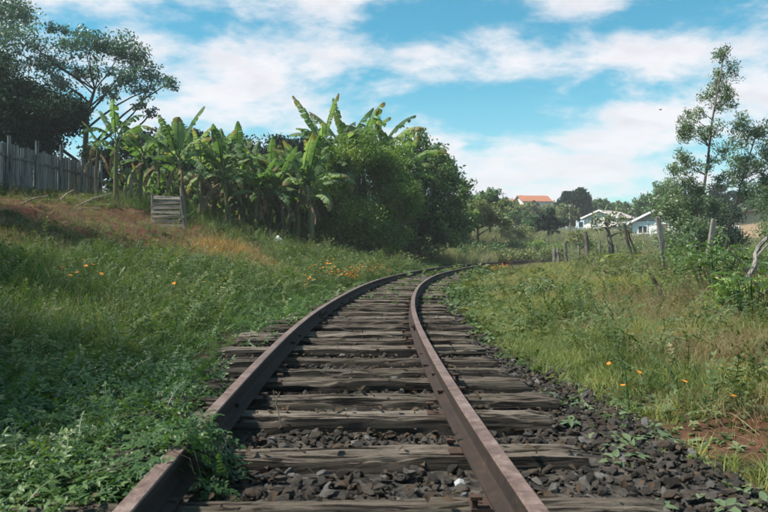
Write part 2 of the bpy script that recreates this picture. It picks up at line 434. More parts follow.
# ------------------------------------------------------------------ track
track = empty('railway_track', tpt(-4.5, 0, 0))
tag(track, 'rusty single railway track on weathered wooden sleepers curving to the right', 'railway track')
TL = Vector(track.location)
HEAD = [(-.023, .118), (-.026, .113), (-.026, .092), (-.012, .082), (-.007, .07), (-.007, .028), (-.016, .018), (-.052, .010), (-.052, .001)]
PROFILE = [(a, b) for a, b in HEAD] + [(-a, b) for a, b in reversed(HEAD)]
def rail(d0, name='rail'):
    s_ = np.arange(S0, S1, .25); n = len(PROFILE); V, F, mi = [], [], []
    for s in s_:
        wob = .004 * math.sin(s * .9 + d0) ; wz = .004 * math.sin(s * .63 + d0 * 2)
        for (a, b) in PROFILE: V.append(tpt(s, d0 - a + wob, b + wz) - TL)
    for i in range(len(s_) - 1):
        for k in range(n):
            k2 = (k + 1) % n
            F.append((i * n + k, i * n + k2, (i + 1) * n + k2, (i + 1) * n + k)); mi.append(1 if k in (0, n - 2, n - 1) else 0)
    F.append(tuple(range(n))); mi.append(0); F.append(tuple((len(s_) - 1) * n + k for k in reversed(range(n)))); mi.append(0)
    me = bpy.data.meshes.new(name); me.from_pydata(V, [], F); me.update()
    me.materials.append(M_RAIL); me.materials.append(M_RAILTOP)
    me.polygons.foreach_set('material_index', np.array(mi, dtype=np.int32))
    bm = bmesh.new(); bm.from_mesh(me); bmesh.ops.recalc_face_normals(bm, faces=bm.faces); bm.to_mesh(me); bm.free()
    return obj(name, me, track)
GA = .532
rails = {+1: rail(GA), -1: rail(-GA)}

def sleeper_mesh(seed, L, Wd, H, nl, nt, nsd, lowdetail=False):
    r = np.random.default_rng(seed)
    # ring of the section: bottom-left -> up -> top -> down
    ring = [(-Wd / 2, -H + H * k / nsd) for k in range(nsd)] + [(-Wd / 2 + Wd * k / nt, 0) for k in range(nt + 1)] + [(Wd / 2, -H * (k + 1) / nsd) for k in range(nsd)]
    ring = np.array(ring); nr = len(ring)
    xs = np.linspace(-L / 2, L / 2, nl + 1)
    ox, oy = r.random(2) * 200
    X = np.repeat(xs[:, None], nr, 1); Y = np.repeat(ring[None, :, 0], nl + 1, 0).copy(); Z = np.repeat(ring[None, :, 1], nl + 1, 0).copy()
    arc = np.repeat((np.arange(nr) / nr)[None, :], nl + 1, 0)
    top = (Z > -1e-6)
    groove = fbm(X * 2.4 + ox, arc * 60 + oy, 1.0, 3, .7) - .5
    lump = fbm(X * 2.2 + oy, arc * 5 + ox, 1.0, 3) - .5
    amp = 1.0 if not lowdetail else .6
    Z = Z + np.where(Z > -H * .95, groove * .020 * amp + lump * .026, 0)
    Y = Y + np.sign(Y) * np.where(~top, groove * .016 * amp + lump * .018, 0)
    # chipped, rounded edges
    edge = np.exp(-((np.abs(Y) - Wd / 2) / .018) ** 2) * np.exp(-((Z) / .03) ** 2)
    chip = sstep(fbm(X * 3 + ox * 2, np.sign(Y) * 3.0 + oy, 1.0, 3), .35, .75)
    Z = Z - edge * (.008 + .035 * chip); Y = Y - np.sign(Y) * edge * (.006 + .02 * chip)
    # ragged ends and a deep split along the grain
    endw = np.exp(-((L / 2 - np.abs(X)) / .05) ** 2)
    X = X + np.sign(X) * endw * (fbm(arc * 37 + ox, arc * 0 + oy, 1, 2) - .5) * .09
    Z = Z - endw * .012 * top
    for _k in range(3):
      yc = (r.random() - .5) * Wd * .8
      split = np.exp(-((Y - yc - .02 * (fbm(X + oy, X * 0, 2, 2) - .5)) / .012) ** 2) * top * sstep(fbm(X + ox + 7 * _k, X * 0 + 3, 1.4, 2), .45, .6)
      Z = Z - split * r.uniform(.015, .04)
    V = np.stack([X, Y, Z], -1).reshape(-1, 3)
    ii = np.arange((nl + 1) * nr).reshape(nl + 1, nr)
    F = np.stack([ii[:-1, :-1], ii[1:, :-1], ii[1:, 1:], ii[:-1, 1:]], -1).reshape(-1, 4)
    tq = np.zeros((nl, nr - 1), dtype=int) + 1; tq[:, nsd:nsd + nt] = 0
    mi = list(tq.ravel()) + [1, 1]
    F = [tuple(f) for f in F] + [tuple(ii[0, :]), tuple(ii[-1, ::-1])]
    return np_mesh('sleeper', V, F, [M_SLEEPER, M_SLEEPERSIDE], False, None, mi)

def spike_mesh():
    b = MB(); b.box((-.009, -.009, -.03), (.009, .009, .022)); b.box((-.016, -.022, .0221), (.016, .014, .033)); return b.mesh('rail_spike', [M_IRON])
def plate_mesh():
    b = MB(); b.box((-.078, -.055, -.012), (.078, .055, -.002)); return b.mesh('tie_plate', [M_IRON])
SPK, PLT = spike_mesh(), plate_mesh()
near_y = [1.22, 1.76, 2.34, 2.94, 3.58, 4.02, 4.50, 4.98, 5.50, 6.02, 6.56]
sl_s = [y - CY for y in near_y]
s = sl_s[-1]
while s < S1 - 1:
    s += random.uniform(.52, .66); sl_s.append(s)
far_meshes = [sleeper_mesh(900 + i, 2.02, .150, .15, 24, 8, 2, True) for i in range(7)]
sleepers = []
for i, s in enumerate(sl_s):
    L = 2.06 + random.uniform(-.10, .12); Wd = random.uniform(.145, .185)
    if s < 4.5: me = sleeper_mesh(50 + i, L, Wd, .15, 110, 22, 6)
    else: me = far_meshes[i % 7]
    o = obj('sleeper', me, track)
    p = tpt(s, random.uniform(-.06, .06), random.uniform(-.022, .002)) - TL
    o.location = p; o.rotation_euler = (random.uniform(-.05, .05), random.uniform(-.010, .010), tangle(s) + random.uniform(-.035, .035) + (math.pi if random.random() < .5 else 0))
    sleepers.append((s, Wd, o))
    if s < 6:
        flip = abs(o.rotation_euler[2]) > 1.5
        for sd_ in (-1, 1):
            pl = obj('tie_plate', PLT, o); pl.location = (sd_ * GA, 0, .004)
            for k in (-1, 1):
                sp = obj('rail_spike', SPK, o); sp.location = (sd_ * GA + k * .066, k * .04 * sd_, .006 + random.uniform(-.012, .002)); sp.rotation_euler = (0, 0, math.pi / 2 * -k)
# rail joint with fishplates
for sd_ in (-1, 1):
    for sj in ((1.3,) if sd_ < 0 else (2.6,)):
        rl = rails[sd_]
        for side in (-1, 1):
            b = MB(); b.box((-.012, -.24, .026), (.006 if side > 0 else .012, .24, .078))
            f = b.build('fish_plate', M_IRON, rl); f.location = tpt(sj, sd_ * GA - side * .018, 0) - TL; f.rotation_euler = (0, 0, tangle(sj))
            bb = MB()
            for k in (-.17, -.06, .06, .17): bb.tube([(0, k, .05), (side * .03, k, .05)], [.014, .014], 6)
            g = bb.build('bolt_row', M_IRON, rl); g.location = f.location; g.rotation_euler = f.rotation_euler

# ------------------------------------------------------------------ ballast stones
def rock_mesh(seed, n=15):
    r = np.random.default_rng(seed); P = r.normal(size=(n, 3)); P /= np.linalg.norm(P, axis=1)[:, None]
    P *= np.array([1, r.uniform(.6, .85), r.uniform(.42, .65)]) * (.82 + .28 * r.random((n, 1)))
    bm = bmesh.new()
    for p in P: bm.verts.new(p)
    h = bmesh.ops.convex_hull(bm, input=bm.verts)
    junk = [g for g in h['geom_interior'] if isinstance(g, bmesh.types.BMVert)]
    bmesh.ops.delete(bm, geom=junk, context='VERTS')
    me = bpy.data.meshes.new('stone'); bm.to_mesh(me); bm.free(); me.materials.append(M_STONE); return me
ROCKS = [rock_mesh(300 + i, 13 + i % 4) for i in range(12)]
sl_arr = np.array([[s, w] for s, w, _ in sleepers])
def on_sleeper(s, d, pad=.02):
    k = np.abs(sl_arr[None, :, 0] - s[:, None]) < (sl_arr[None, :, 1] / 2 + pad)
    return k.any(1) & (np.abs(d) < 1.06)
def near_rail(d, pad=.06): return np.abs(np.abs(d) - GA) < pad
def sample_stones(n, s0, s1, dmin, dmax):
    s = rng.uniform(s0, s1, n); d = rng.uniform(dmin, dmax, n)
    return s, d
s_, d_ = sample_stones(8000, -4.45, -1.2, -1.7, .95)
ok = ~on_sleeper(s_, d_, .0) & ~near_rail(d_, .045)
s_, d_ = s_[ok], d_[ok]
order = np.argsort(s_ + rng.uniform(0, 1.2, len(s_)))
s_, d_ = s_[order], d_[order]
CNT = 300
for i in range(CNT):
    sz = random.choice((random.uniform(.014, .024), random.uniform(.020, .036)))
    zz = float(bedz(np.array([s_[i]]), np.array([d_[i]]))[0]) + sz * random.uniform(.15, .6)
    o = obj('stone', ROCKS[i % 12], ballast); o.location = tpt(s_[i], d_[i], zz); o.scale = (sz, sz, sz)
    o.rotation_euler = (random.uniform(-.7, .7), random.uniform(-.7, .7), random.uniform(0, 6.28))

# ------------------------------------------------------------------ scatter machinery (uncountable growth only)
PROTO = {}
def proto_collection(name, meshes):
    c = bpy.data.collections.new(name)
    for i, me in enumerate(meshes):
        o = bpy.data.objects.new('%s_%02d' % (name, i), me); c.objects.link(o)
    PROTO[name] = (c, len(meshes)); return c
def scatter_group(coll):
    g = bpy.data.node_groups.new('scatter_' + coll.name, 'GeometryNodeTree')
    g.interface.new_socket('Geometry', in_out='INPUT', socket_type='NodeSocketGeometry')
    g.interface.new_socket('Geometry', in_out='OUTPUT', socket_type='NodeSocketGeometry')
    N = g.nodes
    gi, go = N.new('NodeGroupInput'), N.new('NodeGroupOutput')
    ci = N.new('GeometryNodeCollectionInfo'); ci.inputs[0].default_value = coll
    ci.inputs['Separate Children'].default_value = True; ci.inputs['Reset Children'].default_value = True
    ip = N.new('GeometryNodeInstanceOnPoints'); ip.inputs['Pick Instance'].default_value = True
    def na(nm, dt):
        q = N.new('GeometryNodeInputNamedAttribute'); q.data_type = dt; q.inputs[0].default_value = nm; return q.outputs[0]
    L = g.links
    L.new(gi.outputs[0], ip.inputs['Points']); L.new(ci.outputs[0], ip.inputs['Instance'])
    L.new(na('idx', 'INT'), ip.inputs['Instance Index'])
    e2r = N.new('FunctionNodeEulerToRotation'); L.new(na('rot', 'FLOAT_VECTOR'), e2r.inputs[0]); L.new(e2r.outputs[0], ip.inputs['Rotation'])
    L.new(na('scl', 'FLOAT_VECTOR'), ip.inputs['Scale']); L.new(ip.outputs[0], go.inputs[0])
    return g
GROUPS = {}
def scatter(name, coll, P, rot, scl, idx, label, cat, parent=None):
    me = bpy.data.meshes.new(name); n = len(P)
    me.vertices.add(n); me.vertices.foreach_set('co', np.asarray(P, np.float32).ravel())
    a = me.attributes.new('rot', 'FLOAT_VECTOR', 'POINT'); a.data.foreach_set('vector', np.asarray(rot, np.float32).ravel())
    scl = np.asarray(scl, np.float32)
    if scl.ndim == 1: scl = np.repeat(scl[:, None], 3, 1)
    a = me.attributes.new('scl', 'FLOAT_VECTOR', 'POINT'); a.data.foreach_set('vector', scl.ravel())
    a = me.attributes.new('idx', 'INT', 'POINT'); a.data.foreach_set('value', np.asarray(idx, np.int32))
    o = obj(name, me, parent)
    if coll.name not in GROUPS: GROUPS[coll.name] = scatter_group(coll)
    md = o.modifiers.new('scatter', 'NODES'); md.node_group = GROUPS[coll.name]
    o['kind'] = 'stuff'
    if parent is None: tag(o, label, cat)
    elif label: o['label'] = label
    return o

C_ROCK = proto_collection('ballast_rocks', ROCKS)
s_, d_ = s_[CNT:], d_[CNT:]
s2, d2 = sample_stones(38000, -1.6, 16, -1.6, 1.3)
ok = ~on_sleeper(s2, d2, .0) & ~near_rail(d2, .05) & (rng.random(len(s2)) < 1.2 - (s2 + 1.6) / 20)
s_ = np.concatenate([s_, s2[ok]]); d_ = np.concatenate([d_, d2[ok]])
sz = .009 + .028 * rng.random(len(s_)) ** 1.6
P = np.stack([CX - (RR + d_) * np.cos(s_ / RR), CY + (RR + d_) * np.sin(s_ / RR), bedz(s_, d_) + sz * rng.uniform(.05, .55, len(s_))], 1)
rot = np.stack([rng.uniform(-.7, .7, len(s_)), rng.uniform(-.7, .7, len(s_)), rng.uniform(0, 6.28, len(s_))], 1)
scatter('loose_stones', C_ROCK, P, rot, sz, rng.integers(0, 12, len(s_)), 'small loose ballast stones', None, ballast)

# ---- growth prototypes
def blades(seed, n, h, spread, width, lean, bend, seg=4, hvar=.4):
    r = np.random.default_rng(seed); V, F, rn, tt = [], [], [], []
    for i in range(n):
        a = r.uniform(0, 2 * math.pi); ro = spread * math.sqrt(r.random())
        bx_, by_ = ro * math.cos(a), ro * math.sin(a)
        a2 = a + r.normal() * .8; hh = h * (1 - hvar * r.random()); ln = lean * (0.3 + r.random()); bd = bend * (0.4 + r.random())
        w = width * r.uniform(.7, 1.2); q = r.random()
        side = np.array([-math.sin(a2), math.cos(a2), 0]); out = np.array([math.cos(a2), math.sin(a2), 0])
        tw = r.normal() * .5; side = side * math.cos(tw) + out * math.sin(tw)
        b = len(V); ang = ln; p = np.array([bx_, by_, -.015])
        for k in range(seg + 1):
            t = k / seg; ww = w * (1 - t ** 1.6) * .5
            if k < seg: V += [p - side * ww, p + side * ww]
            else: V += [p]
            rn += [q] * (2 if k < seg else 1); tt += [t] * (2 if k < seg else 1)
            p = p + (np.array([0, 0, 1]) * math.cos(ang) + out * math.sin(ang)) * hh / seg
            ang += bd / seg * (1 + t)
        for k in range(seg - 1): F.append((b + 2 * k, b + 2 * k + 1, b + 2 * k + 3, b + 2 * k + 2))
        F.append((b + 2 * seg - 2, b + 2 * seg - 1, b + 2 * seg))
    return V, F, rn, tt
def leaf_shape(V, F, rn, tt, base, dirv, up, L, Wd, q, fold=.25, curl=.3):
    """one folded pointed leaf, 6 triangles"""
    dirv = dirv / np.linalg.norm(dirv); sd_ = np.cross(dirv, up); nn_ = np.linalg.norm(sd_)
    sd_ = sd_ / nn_ if nn_ > 1e-6 else np.array([1., 0, 0]); nrm = np.cross(sd_, dirv)
    b = len(V)
    m1 = base + dirv * L * .35; m2 = base + dirv * L * .72 - nrm * L * curl * .25; tip = base + dirv * L - nrm * L * curl * .6
    V += [base, m1, m2, tip, m1 + sd_ * Wd * .5 + nrm * Wd * fold, m2 + sd_ * Wd * .36 + nrm * Wd * fold * .6, m1 - sd_ * Wd * .5 + nrm * Wd * fold, m2 - sd_ * Wd * .36 + nrm * Wd * fold * .6]
    F += [(b, b + 1, b + 4), (b + 1, b + 2, b + 5, b + 4), (b + 2, b + 3, b + 5), (b, b + 6, b + 1), (b + 1, b + 6, b + 7, b + 2), (b + 2, b + 7, b + 3)]
    rn += [q] * 8; tt += [0, .35, .7, 1, .4, .75, .4, .75]
def mk(name, V, F, rn, tt, mats, mi=None): return np_mesh(name, np.array(V), list(F), mats, True, {'rnd': rn, 't': tt}, mi)
def rosette(seed, n, L, Wd, up=.5, mats=None):
    r = np.random.default_rng(seed); V, F, rn, tt = [], [], [], []
    for i in range(n):
        a = i * 2.4 + r.normal() * .3; e = up * r.uniform(.4, 1.5)
        dv = np.array([math.cos(a) * math.cos(e), math.sin(a) * math.cos(e), math.sin(e)])
        leaf_shape(V, F, rn, tt, np.array([0, 0, r.uniform(0, .03)]), dv, np.array([0, 0, 1.]), L * r.uniform(.6, 1.15), Wd * r.uniform(.7, 1.2), r.random(), .12, r.uniform(.2, .9))
    return V, F, rn, tt
def sprig(seed, L, pairs, ll, lw, rise=.6):
    """creeping stem with paired leaflets"""
    r = np.random.default_rng(seed); V, F, rn, tt = [], [], [], []
    a0 = r.uniform(0, 6.28); p = np.array([0, 0, 0.]); ang = rise + r.uniform(-.2, .3)
    for k in range(pairs):
        t = k / pairs
        dv = np.array([math.cos(a0) * math.cos(ang), math.sin(a0) * math.cos(ang), math.sin(ang)])
        b = len(V); q = p + dv * L / pairs; sd_ = np.array([-math.sin(a0), math.cos(a0), 0]) * .0022
        V += [p - sd_, p + sd_, q + sd_, q - sd_]; F.append((b, b + 1, b + 2, b + 3)); rn += [.2] * 4; tt += [0] * 4
        p = q
        for s in (-1, 1):
            aa = a0 + s * r.uniform(.8, 1.35); ee = ang * .5 + r.uniform(-.3, .4)
            lv = np.array([math.cos(aa) * math.cos(ee), math.sin(aa) * math.cos(ee), math.sin(ee)])
            leaf_shape(V, F, rn, tt, p, lv, np.array([0, 0, 1.]), ll * r.uniform(.6, 1.1) * (1 - .35 * t), lw * r.uniform(.8, 1.1) * (1 - .3 * t), r.random() * .6 + .4 * t, .12, .3)
        ang -= r.uniform(.0, .25); a0 += r.normal() * .25
    leaf_shape(V, F, rn, tt, p, dv, np.array([0, 0, 1.]), ll * .8, lw * .8, 1.0, .12, .2)
    return V, F, rn, tt

G_LUSH = leaf_mat('lush_grass', [(0, (0.019, 0.050, 0.018)), (.4, (0.043, 0.092, 0.031)), (.75, (0.073, 0.142, 0.047)), (1, (0.134, 0.176, 0.061))], .36, .55, .2, True, (.16, .18, .05, .4))
G_MEAD = leaf_mat('meadow_grass', [(0, (0.075, 0.123, 0.037)), (.4, (0.151, 0.204, 0.056)), (.7, (0.255, 0.270, 0.077)), (.9, (0.380, 0.301, 0.075)), (1, (0.463, 0.335, 0.111))], .32, .5, .35, True, (.26, .23, .10, .5))
G_DRY = leaf_mat('dry_grass', [(0, (.11, .082, .04)), (.4, (.19, .148, .075)), (.8, (.30, .245, .14)), (1, (.40, .35, .23))], .25, .7, .25, True)
G_REED = leaf_mat('pale_reed', [(0, (0.091, 0.113, 0.061)), (.5, (0.183, 0.195, 0.107)), (1, (0.286, 0.262, 0.176))], .32, .55, .3, True, (.30, .29, .15, .5))
G_CREEP = leaf_mat('creeper_leaf', [(0, (0.021, 0.058, 0.020)), (.45, (0.053, 0.111, 0.032)), (.8, (0.099, 0.165, 0.045)), (1, (0.192, 0.228, 0.082))], .34, .45, .4, True)
G_WEED = leaf_mat('weed_leaf', [(0, (0.031, 0.067, 0.026)), (.5, (0.079, 0.122, 0.047)), (.8, (0.156, 0.183, 0.081)), (1, (0.299, 0.257, 0.150))], .32, .6, .15, True)
G_GREY = leaf_mat('grey_green_leaf', [(0, (0.054, 0.090, 0.043)), (.5, (0.101, 0.143, 0.069)), (1, (0.202, 0.233, 0.112))], .2, .5, .4, True)
G_LITTER = leaf_mat('leaf_litter', [(0, (0.020, 0.016, 0.012)), (.5, (0.055, 0.036, 0.022)), (.85, (0.100, 0.068, 0.040)), (1, (0.200, 0.155, 0.100))], .1, .8, .2, True)
G_ORANGE = leaf_mat('orange_petal', [(0, (.55, .17, .02)), (.5, (0.750, 0.260, 0.020)), (1, (0.800, 0.420, 0.040))], .3, .5, .3, True, None, None, (1.200, 1.000, 0.600))

C_LUSH = proto_collection('lush_tuft', [mk('lush', *blades(10 + i, 16, (.22, .30, .38)[i % 3], .08, (.006, .011, .008)[i % 3], .38, 1.5, 4, .6), [G_LUSH]) for i in range(6)])
C_MEAD = proto_collection('meadow_tuft', [mk('mead', *blades(30 + i, 18, (.16, .23, .30)[i % 3], .08, (.0045, .008, .0055)[i % 3], .45, 1.3, 4, .6), [G_MEAD]) for i in range(6)])
C_DRY = proto_collection('dry_tuft', [mk('dry', *blades(50 + i, 14, .26, .07, .0035, .55, 1.2), [G_DRY]) for i in range(5)])
C_REED = proto_collection('reed_tuft', [mk('reed', *blades(70 + i, 20, .85, .16, .018, .16, .9), [G_REED]) for i in range(5)])
C_CREEP = proto_collection('creeper_sprig', [mk('creep', *sprig(90 + i, .20 + .04 * (i % 3), 7, .042, .018), [G_CREEP]) for i in range(7)])
C_WEED = proto_collection('weed_rosette', [mk('weed', *rosette(110 + i, 7 + i, .075, .032, .55), [G_WEED]) for i in range(5)])
C_GREY = proto_collection('grey_rosette', [mk('grey', *rosette(130 + i, 8, .085, .04, .4), [G_GREY]) for i in range(4)])
def single_leaf(i):
    V, F, rn, tt = [], [], [], []
    leaf_shape(V, F, rn, tt, np.zeros(3), np.array([1., 0, .05]), np.array([0, 0, 1.]), .05, .026, .5, .2, .5); return mk('litter', V, F, rn, tt, [G_LITTER])
C_LITTER = proto_collection('fallen_leaf', [single_leaf(i) for i in range(2)])
def flower_head(V, F, rn, tt, c, r, n, q0):
    for k in range(n):
        a = 2 * math.pi * k / n
        leaf_shape(V, F, rn, tt, np.array(c), np.array([math.cos(a), math.sin(a), .35]), np.array([0, 0, 1.]), r, r * .62, q0, .08, .25)
def flower_tuft(seed, nst, h, r):
    g = np.random.default_rng(seed); V, F, rn, tt = blades(seed, nst * 3, h * .8, .07, .006, .25, .8)
    mi = [0] * len(F)
    for i in range(nst):
        x, y = g.normal(size=2) * .07; hh = h * g.uniform(.7, 1.1); b = len(V); sd_ = .0018
        V += [np.array([x * .3 - sd_, y * .3, 0]), np.array([x * .3 + sd_, y * .3, 0]), np.array([x + sd_, y, hh]), np.array([x - sd_, y, hh])]
        F.append((b, b + 1, b + 2, b + 3)); rn += [.3] * 4; tt += [0] * 4; mi.append(0)
        nf = len(F); flower_head(V, F, rn, tt, (x, y, hh), r * g.uniform(.8, 1.2), 6, g.random()); mi += [1] * (len(F) - nf)
    return V, F, rn, tt, mi
def mkf(name, seed, nst, h, r):
    V, F, rn, tt, mi = flower_tuft(seed, nst, h, r); return mk(name, V, F, rn, tt, [G_LUSH, G_ORANGE], mi)
C_FLOW = proto_collection('flower_tuft', [mkf('flow', 150 + i, 6, .28, .019) for i in range(4)])

C_HERB = proto_collection('leafy_herb', [mk('herb', *sprig(170 + i, .32 + .05 * (i % 3), 9, .06, .024, 1.25), [G_WEED]) for i in range(6)])

# ---- growth distribution
def cover(bands, accept, xmargin=1.2):
    out = []
    for y0, y1, dn in bands:
        w = .60 * y1 + xmargin; n = int((y1 - y0) * 2 * w * dn)
        x = rng.uniform(-w, w, n); y = rng.uniform(y0, y1, n)
        k = np.abs(x) < .60 * y + xmargin
        x, y = x[k], y[k]
        a = accept(x, y, td(x, y)); k = rng.random(len(x)) < a
        out.append((x[k], y[k]))
    x = np.concatenate([o[0] for o in out]); y = np.concatenate([o[1] for o in out])
    return x, y
def put_cover(name, coll, x, y, s, label, cat, lean=.15, zscale=None, sink=0.0):
    n = len(x); z = height(x, y)
    d = td(x, y); ons = (d < 1.45) & (d > -1.85)
    s_b = tth(x, y) * RR
    z = np.where(ons, np.maximum(z, bedz(s_b, d)), z) - sink
    sc = np.asarray(s) * rng.uniform(.65, 1.25, n)
    zf = rng.uniform(.7, 1.3, n) * (1.0 if zscale is None else zscale)
    S = np.stack([sc, sc, sc * zf], 1)
    rot = np.stack([rng.normal(0, lean, n), rng.normal(0, lean, n), rng.uniform(0, 6.28, n)], 1)
    return scatter(name, coll, np.stack([x, y, z], 1), rot, S, rng.integers(0, PROTO[coll.name][1], n), label, cat)

def dscale(y, a=8.0, k=.06): return 1 + np.maximum(0, y - a) * k
E_ = earthmap
MOUND = lambda x, y, k=1.0: np.exp(-(((x + 4.6) / (1.25 * k)) ** 2 + ((y - 21.5) / (1.7 * k)) ** 2))
def low_strip(x, y, d): return sstep(-d, .5, 1.2) * (1 - sstep(-d, 4.2, 5.4)) * sstep(y, 11, 15)
BANDS = [(.7, 4, 900), (4, 9, 520), (9, 18, 190), (18, 34, 60), (34, 62, 14)]
# lush grass on the left verge and bank
def acc(x, y, d):
    v = sstep(d, 1.25, 1.75) * (1 - .93 * sstep(E_(x, y), .25, .5)) * (1 - sstep(y, 36, 40))
    v *= .35 + .65 * sstep(fbm(x, y, .8, 3), .33, .55)
    v *= 1 - .75 * (sstep(2.75 - d, 0, .6) * sstep(5.2 - y, 0, .8))
    v *= 1 - .8 * np.exp(-(((x + 4.6) / 1.7) ** 2 + ((y - 22) / 2.6) ** 2))
    v *= 1 - .7 * sstep(d, 6, 8) * sstep(y, 6, 12) * (1 - sstep(y, 27, 29))
    return v
x, y = cover(BANDS, acc)
d_ = td(x, y); hsc = (.55 + .45 * sstep(d_, 1.6, 3.2) - .35 * sstep(d_, 5, 7)) * (.7 + .6 * fbm(x, y, .5, 2))
ds_ = np.minimum(dscale(y, 7, .05), 2.6)
put_cover('verge_grass', C_LUSH, x, y, hsc * ds_, 'lush dark green grass on the bank left of the track', 'grass', .38, 1.05 / ds_ ** .8)
# meadow grass on the right
def acc(x, y, d):
    g0 = 1.40 - .32 * sstep(y, 3.2, 6.5)
    v = sstep(-d - g0, 0, .4) * (1 - .9 * sstep(E_(x, y), .28, .5)) * (1 - sstep(y, 50, 60))
    v *= .30 + .70 * sstep(fbm(x + 50, y, 1.1, 3), .36, .62)
    return v
x, y = cover(BANDS, acc)
ds_ = np.minimum(dscale(y, 6, .06), 3.2)
put_cover('meadow_grass', C_MEAD, x, y, (.5 + .5 * sstep(-td(x, y), 1.3, 4)) * (.6 + .8 * fbm(x + 5, y, .7, 2)) * ds_, 'yellowish green meadow grass right of the track', 'grass', .3, (1 - .45 * low_strip(x, y, td(x, y))) * 1.05 / ds_ ** .85)
# taller dark green patches on the right
def acc(x, y, d):
    return sstep(-d, 1.6, 2.4) * sstep(fbm(x + 20, y + 7, .7, 3), .5, .66) * (1 - .9 * sstep(E_(x, y), .28, .5)) * .5 * (1 - sstep(y, 40, 50))
x, y = cover(BANDS, acc)
ds_ = np.minimum(dscale(y, 6, .06), 3)
put_cover('green_grass_patches', C_LUSH, x, y, .62 * ds_, 'darker green grass patches among the meadow right of track', 'grass', .25, (1 - .5 * low_strip(x, y, td(x, y))) / ds_ ** .8)
# dry grass
def acc(x, y, d):
    right = sstep(-d, 1.6, 2.6) * (.13 + .40 * sstep(fbm(x + 9, y + 31, .9, 3), .48, .68) + .25 * sstep(E_(x, y), .1, .35))
    left = sstep(d, 5.0, 6.5) * (1 - sstep(d, 13, 14)) * sstep(y, 7, 13) * (.16 + .6 * sstep(fbm(x, y + 70, .6, 3), .45, .6)) * (1 - .4 * sstep(E_(x, y), .5, .9))
    cx_ = -4.4; mound = 2.2 * np.exp(-(((x - cx_) / 1.2) ** 2 + ((y - 22) / 2.0) ** 2))
    return np.clip(right + left * .8 + mound, 0, 1) * (1 - sstep(y, 45, 55))
x, y = cover(BANDS, acc)
ds_ = np.minimum(dscale(y, 7, .055), 2.4)
put_cover('dry_grass', C_DRY, x, y, .8 * ds_, 'straw coloured dry grass among the green on both banks', 'dry grass', .4, (1 + .5 * np.exp(-(((x + 4.4) / 1.3) ** 2 + ((y - 22) / 2.2) ** 2))) / ds_ ** .7)
G_GOLD = leaf_mat('golden_straw', [(0, (.17, .10, .04)), (.5, (.33, .215, .095)), (1, (.50, .37, .20))], .3, .7, .2, True)
C_GOLD = proto_collection('straw_tuft', [mk('gold', *blades(210 + i, 16, .34, .08, .006, .5, 1.6, 4, .5), [G_GOLD]) for i in range(4)])
def acc(x, y, d): return np.clip(1.6 * MOUND(x, y, .8) - .15, 0, 1) + .5 * np.exp(-(((x + 3.1) / .5) ** 2 + ((y - 20.5) / .8) ** 2))
x, y = cover([(17, 27, 60)], acc)
put_cover('straw_mound', C_GOLD, x, y, 1.5 + .5 * MOUND(x, y), 'golden brown clump of dry straw on the bank below the bananas', 'dry grass', .5, .9, -.25 * MOUND(x, y, .6))
# tall pale grass beyond and inside the curve
def acc(x, y, d):
    out = sstep(d, 1.6, 2.6) * sstep(y, 38, 43) * sstep(x, -1, 3)
    inn = sstep(-d, 5.5, 7.5) * sstep(y, 22, 30) * .8
    far = sstep(y, 55, 60)
    return np.clip(np.maximum(np.maximum(out, inn), far), 0, 1) * (.5 + .5 * sstep(fbm(x, y, .3, 3), .35, .55))
x, y = cover([(22, 40, 16), (40, 62, 14), (62, 110, 4.2), (110, 200, 1.0)], acc, 4)
put_cover('tall_grass', C_REED, x, y, np.where(y < 62, .95, 1.0), 'tall pale green grass field beyond the bend of the track', 'grass', .12)
# leafy creeper carpet near the left rail
def acc(x, y, d):
    near = sstep(d, .75, 1.1) * (1 - sstep(d, 2.3, 3.3)) * (1 - sstep(y, 4.3, 5.6)) * (.5 + .5 * sstep(fbm(x, y, 2.0, 2), .3, .5))
    far = sstep(d, .9, 1.4) * (1 - sstep(d, 2.0, 3.0)) * (1 - sstep(y, 9, 13)) * .22 + sstep(d, .66, .85) * (1 - sstep(d, 1.2, 1.5)) * (1 - sstep(y, 12, 14)) * sstep(fbm(x, y, 1.2, 2), .38, .55) * .6
    return np.clip(near + far, 0, 1)
x, y = cover([(.7, 3.2, 2600), (3.2, 6, 1700), (6, 13, 420)], acc)
put_cover('leafy_groundcover', C_CREEP, x, y, (.62 + .35 * fbm(x, y, 1.5, 2)) * (1 + .3 * sstep(y, 5, 12)), 'light green small leaved creeper carpet outside the left rail', 'ground cover', .35)
# small weeds on shoulder and meadow
def acc(x, y, d):
    right = sstep(-d - (1.2 - .25 * sstep(y, 3.2, 6.5)), 0, .4) * (.25 + .4 * sstep(fbm(x + 3, y + 3, 1.6, 3), .40, .6))
    left = sstep(d, 1.2, 2.0) * .6
    mid = (np.abs(d) < .5) * sstep(y, 8, 14) * .12 + (np.abs(d) > .6) * (np.abs(d) < 1.2) * sstep(y, 6, 12) * .15
    return np.clip(right + left + mid, 0, 1) * (1 - sstep(E_(x, y), .4, .7))
x, y = cover([(.7, 4, 420), (4, 9, 300), (9, 18, 110), (18, 34, 36)], acc)
put_cover('low_weeds', C_WEED, x, y, (.42 + .5 * sstep(y, 3, 8)) * np.minimum(dscale(y, 6, .07), 2.8), 'low broad leaved weeds scattered along both verges', 'weeds', .3)
def acc(x, y, d):
    return sstep(-d, .95, 1.2) * (1 - sstep(-d, 2.2, 3.0)) * sstep(fbm(x + 13, y + 23, 1.1, 3), .45, .62) * .6
x, y = cover([(1.5, 6, 130), (6, 16, 90)], acc)
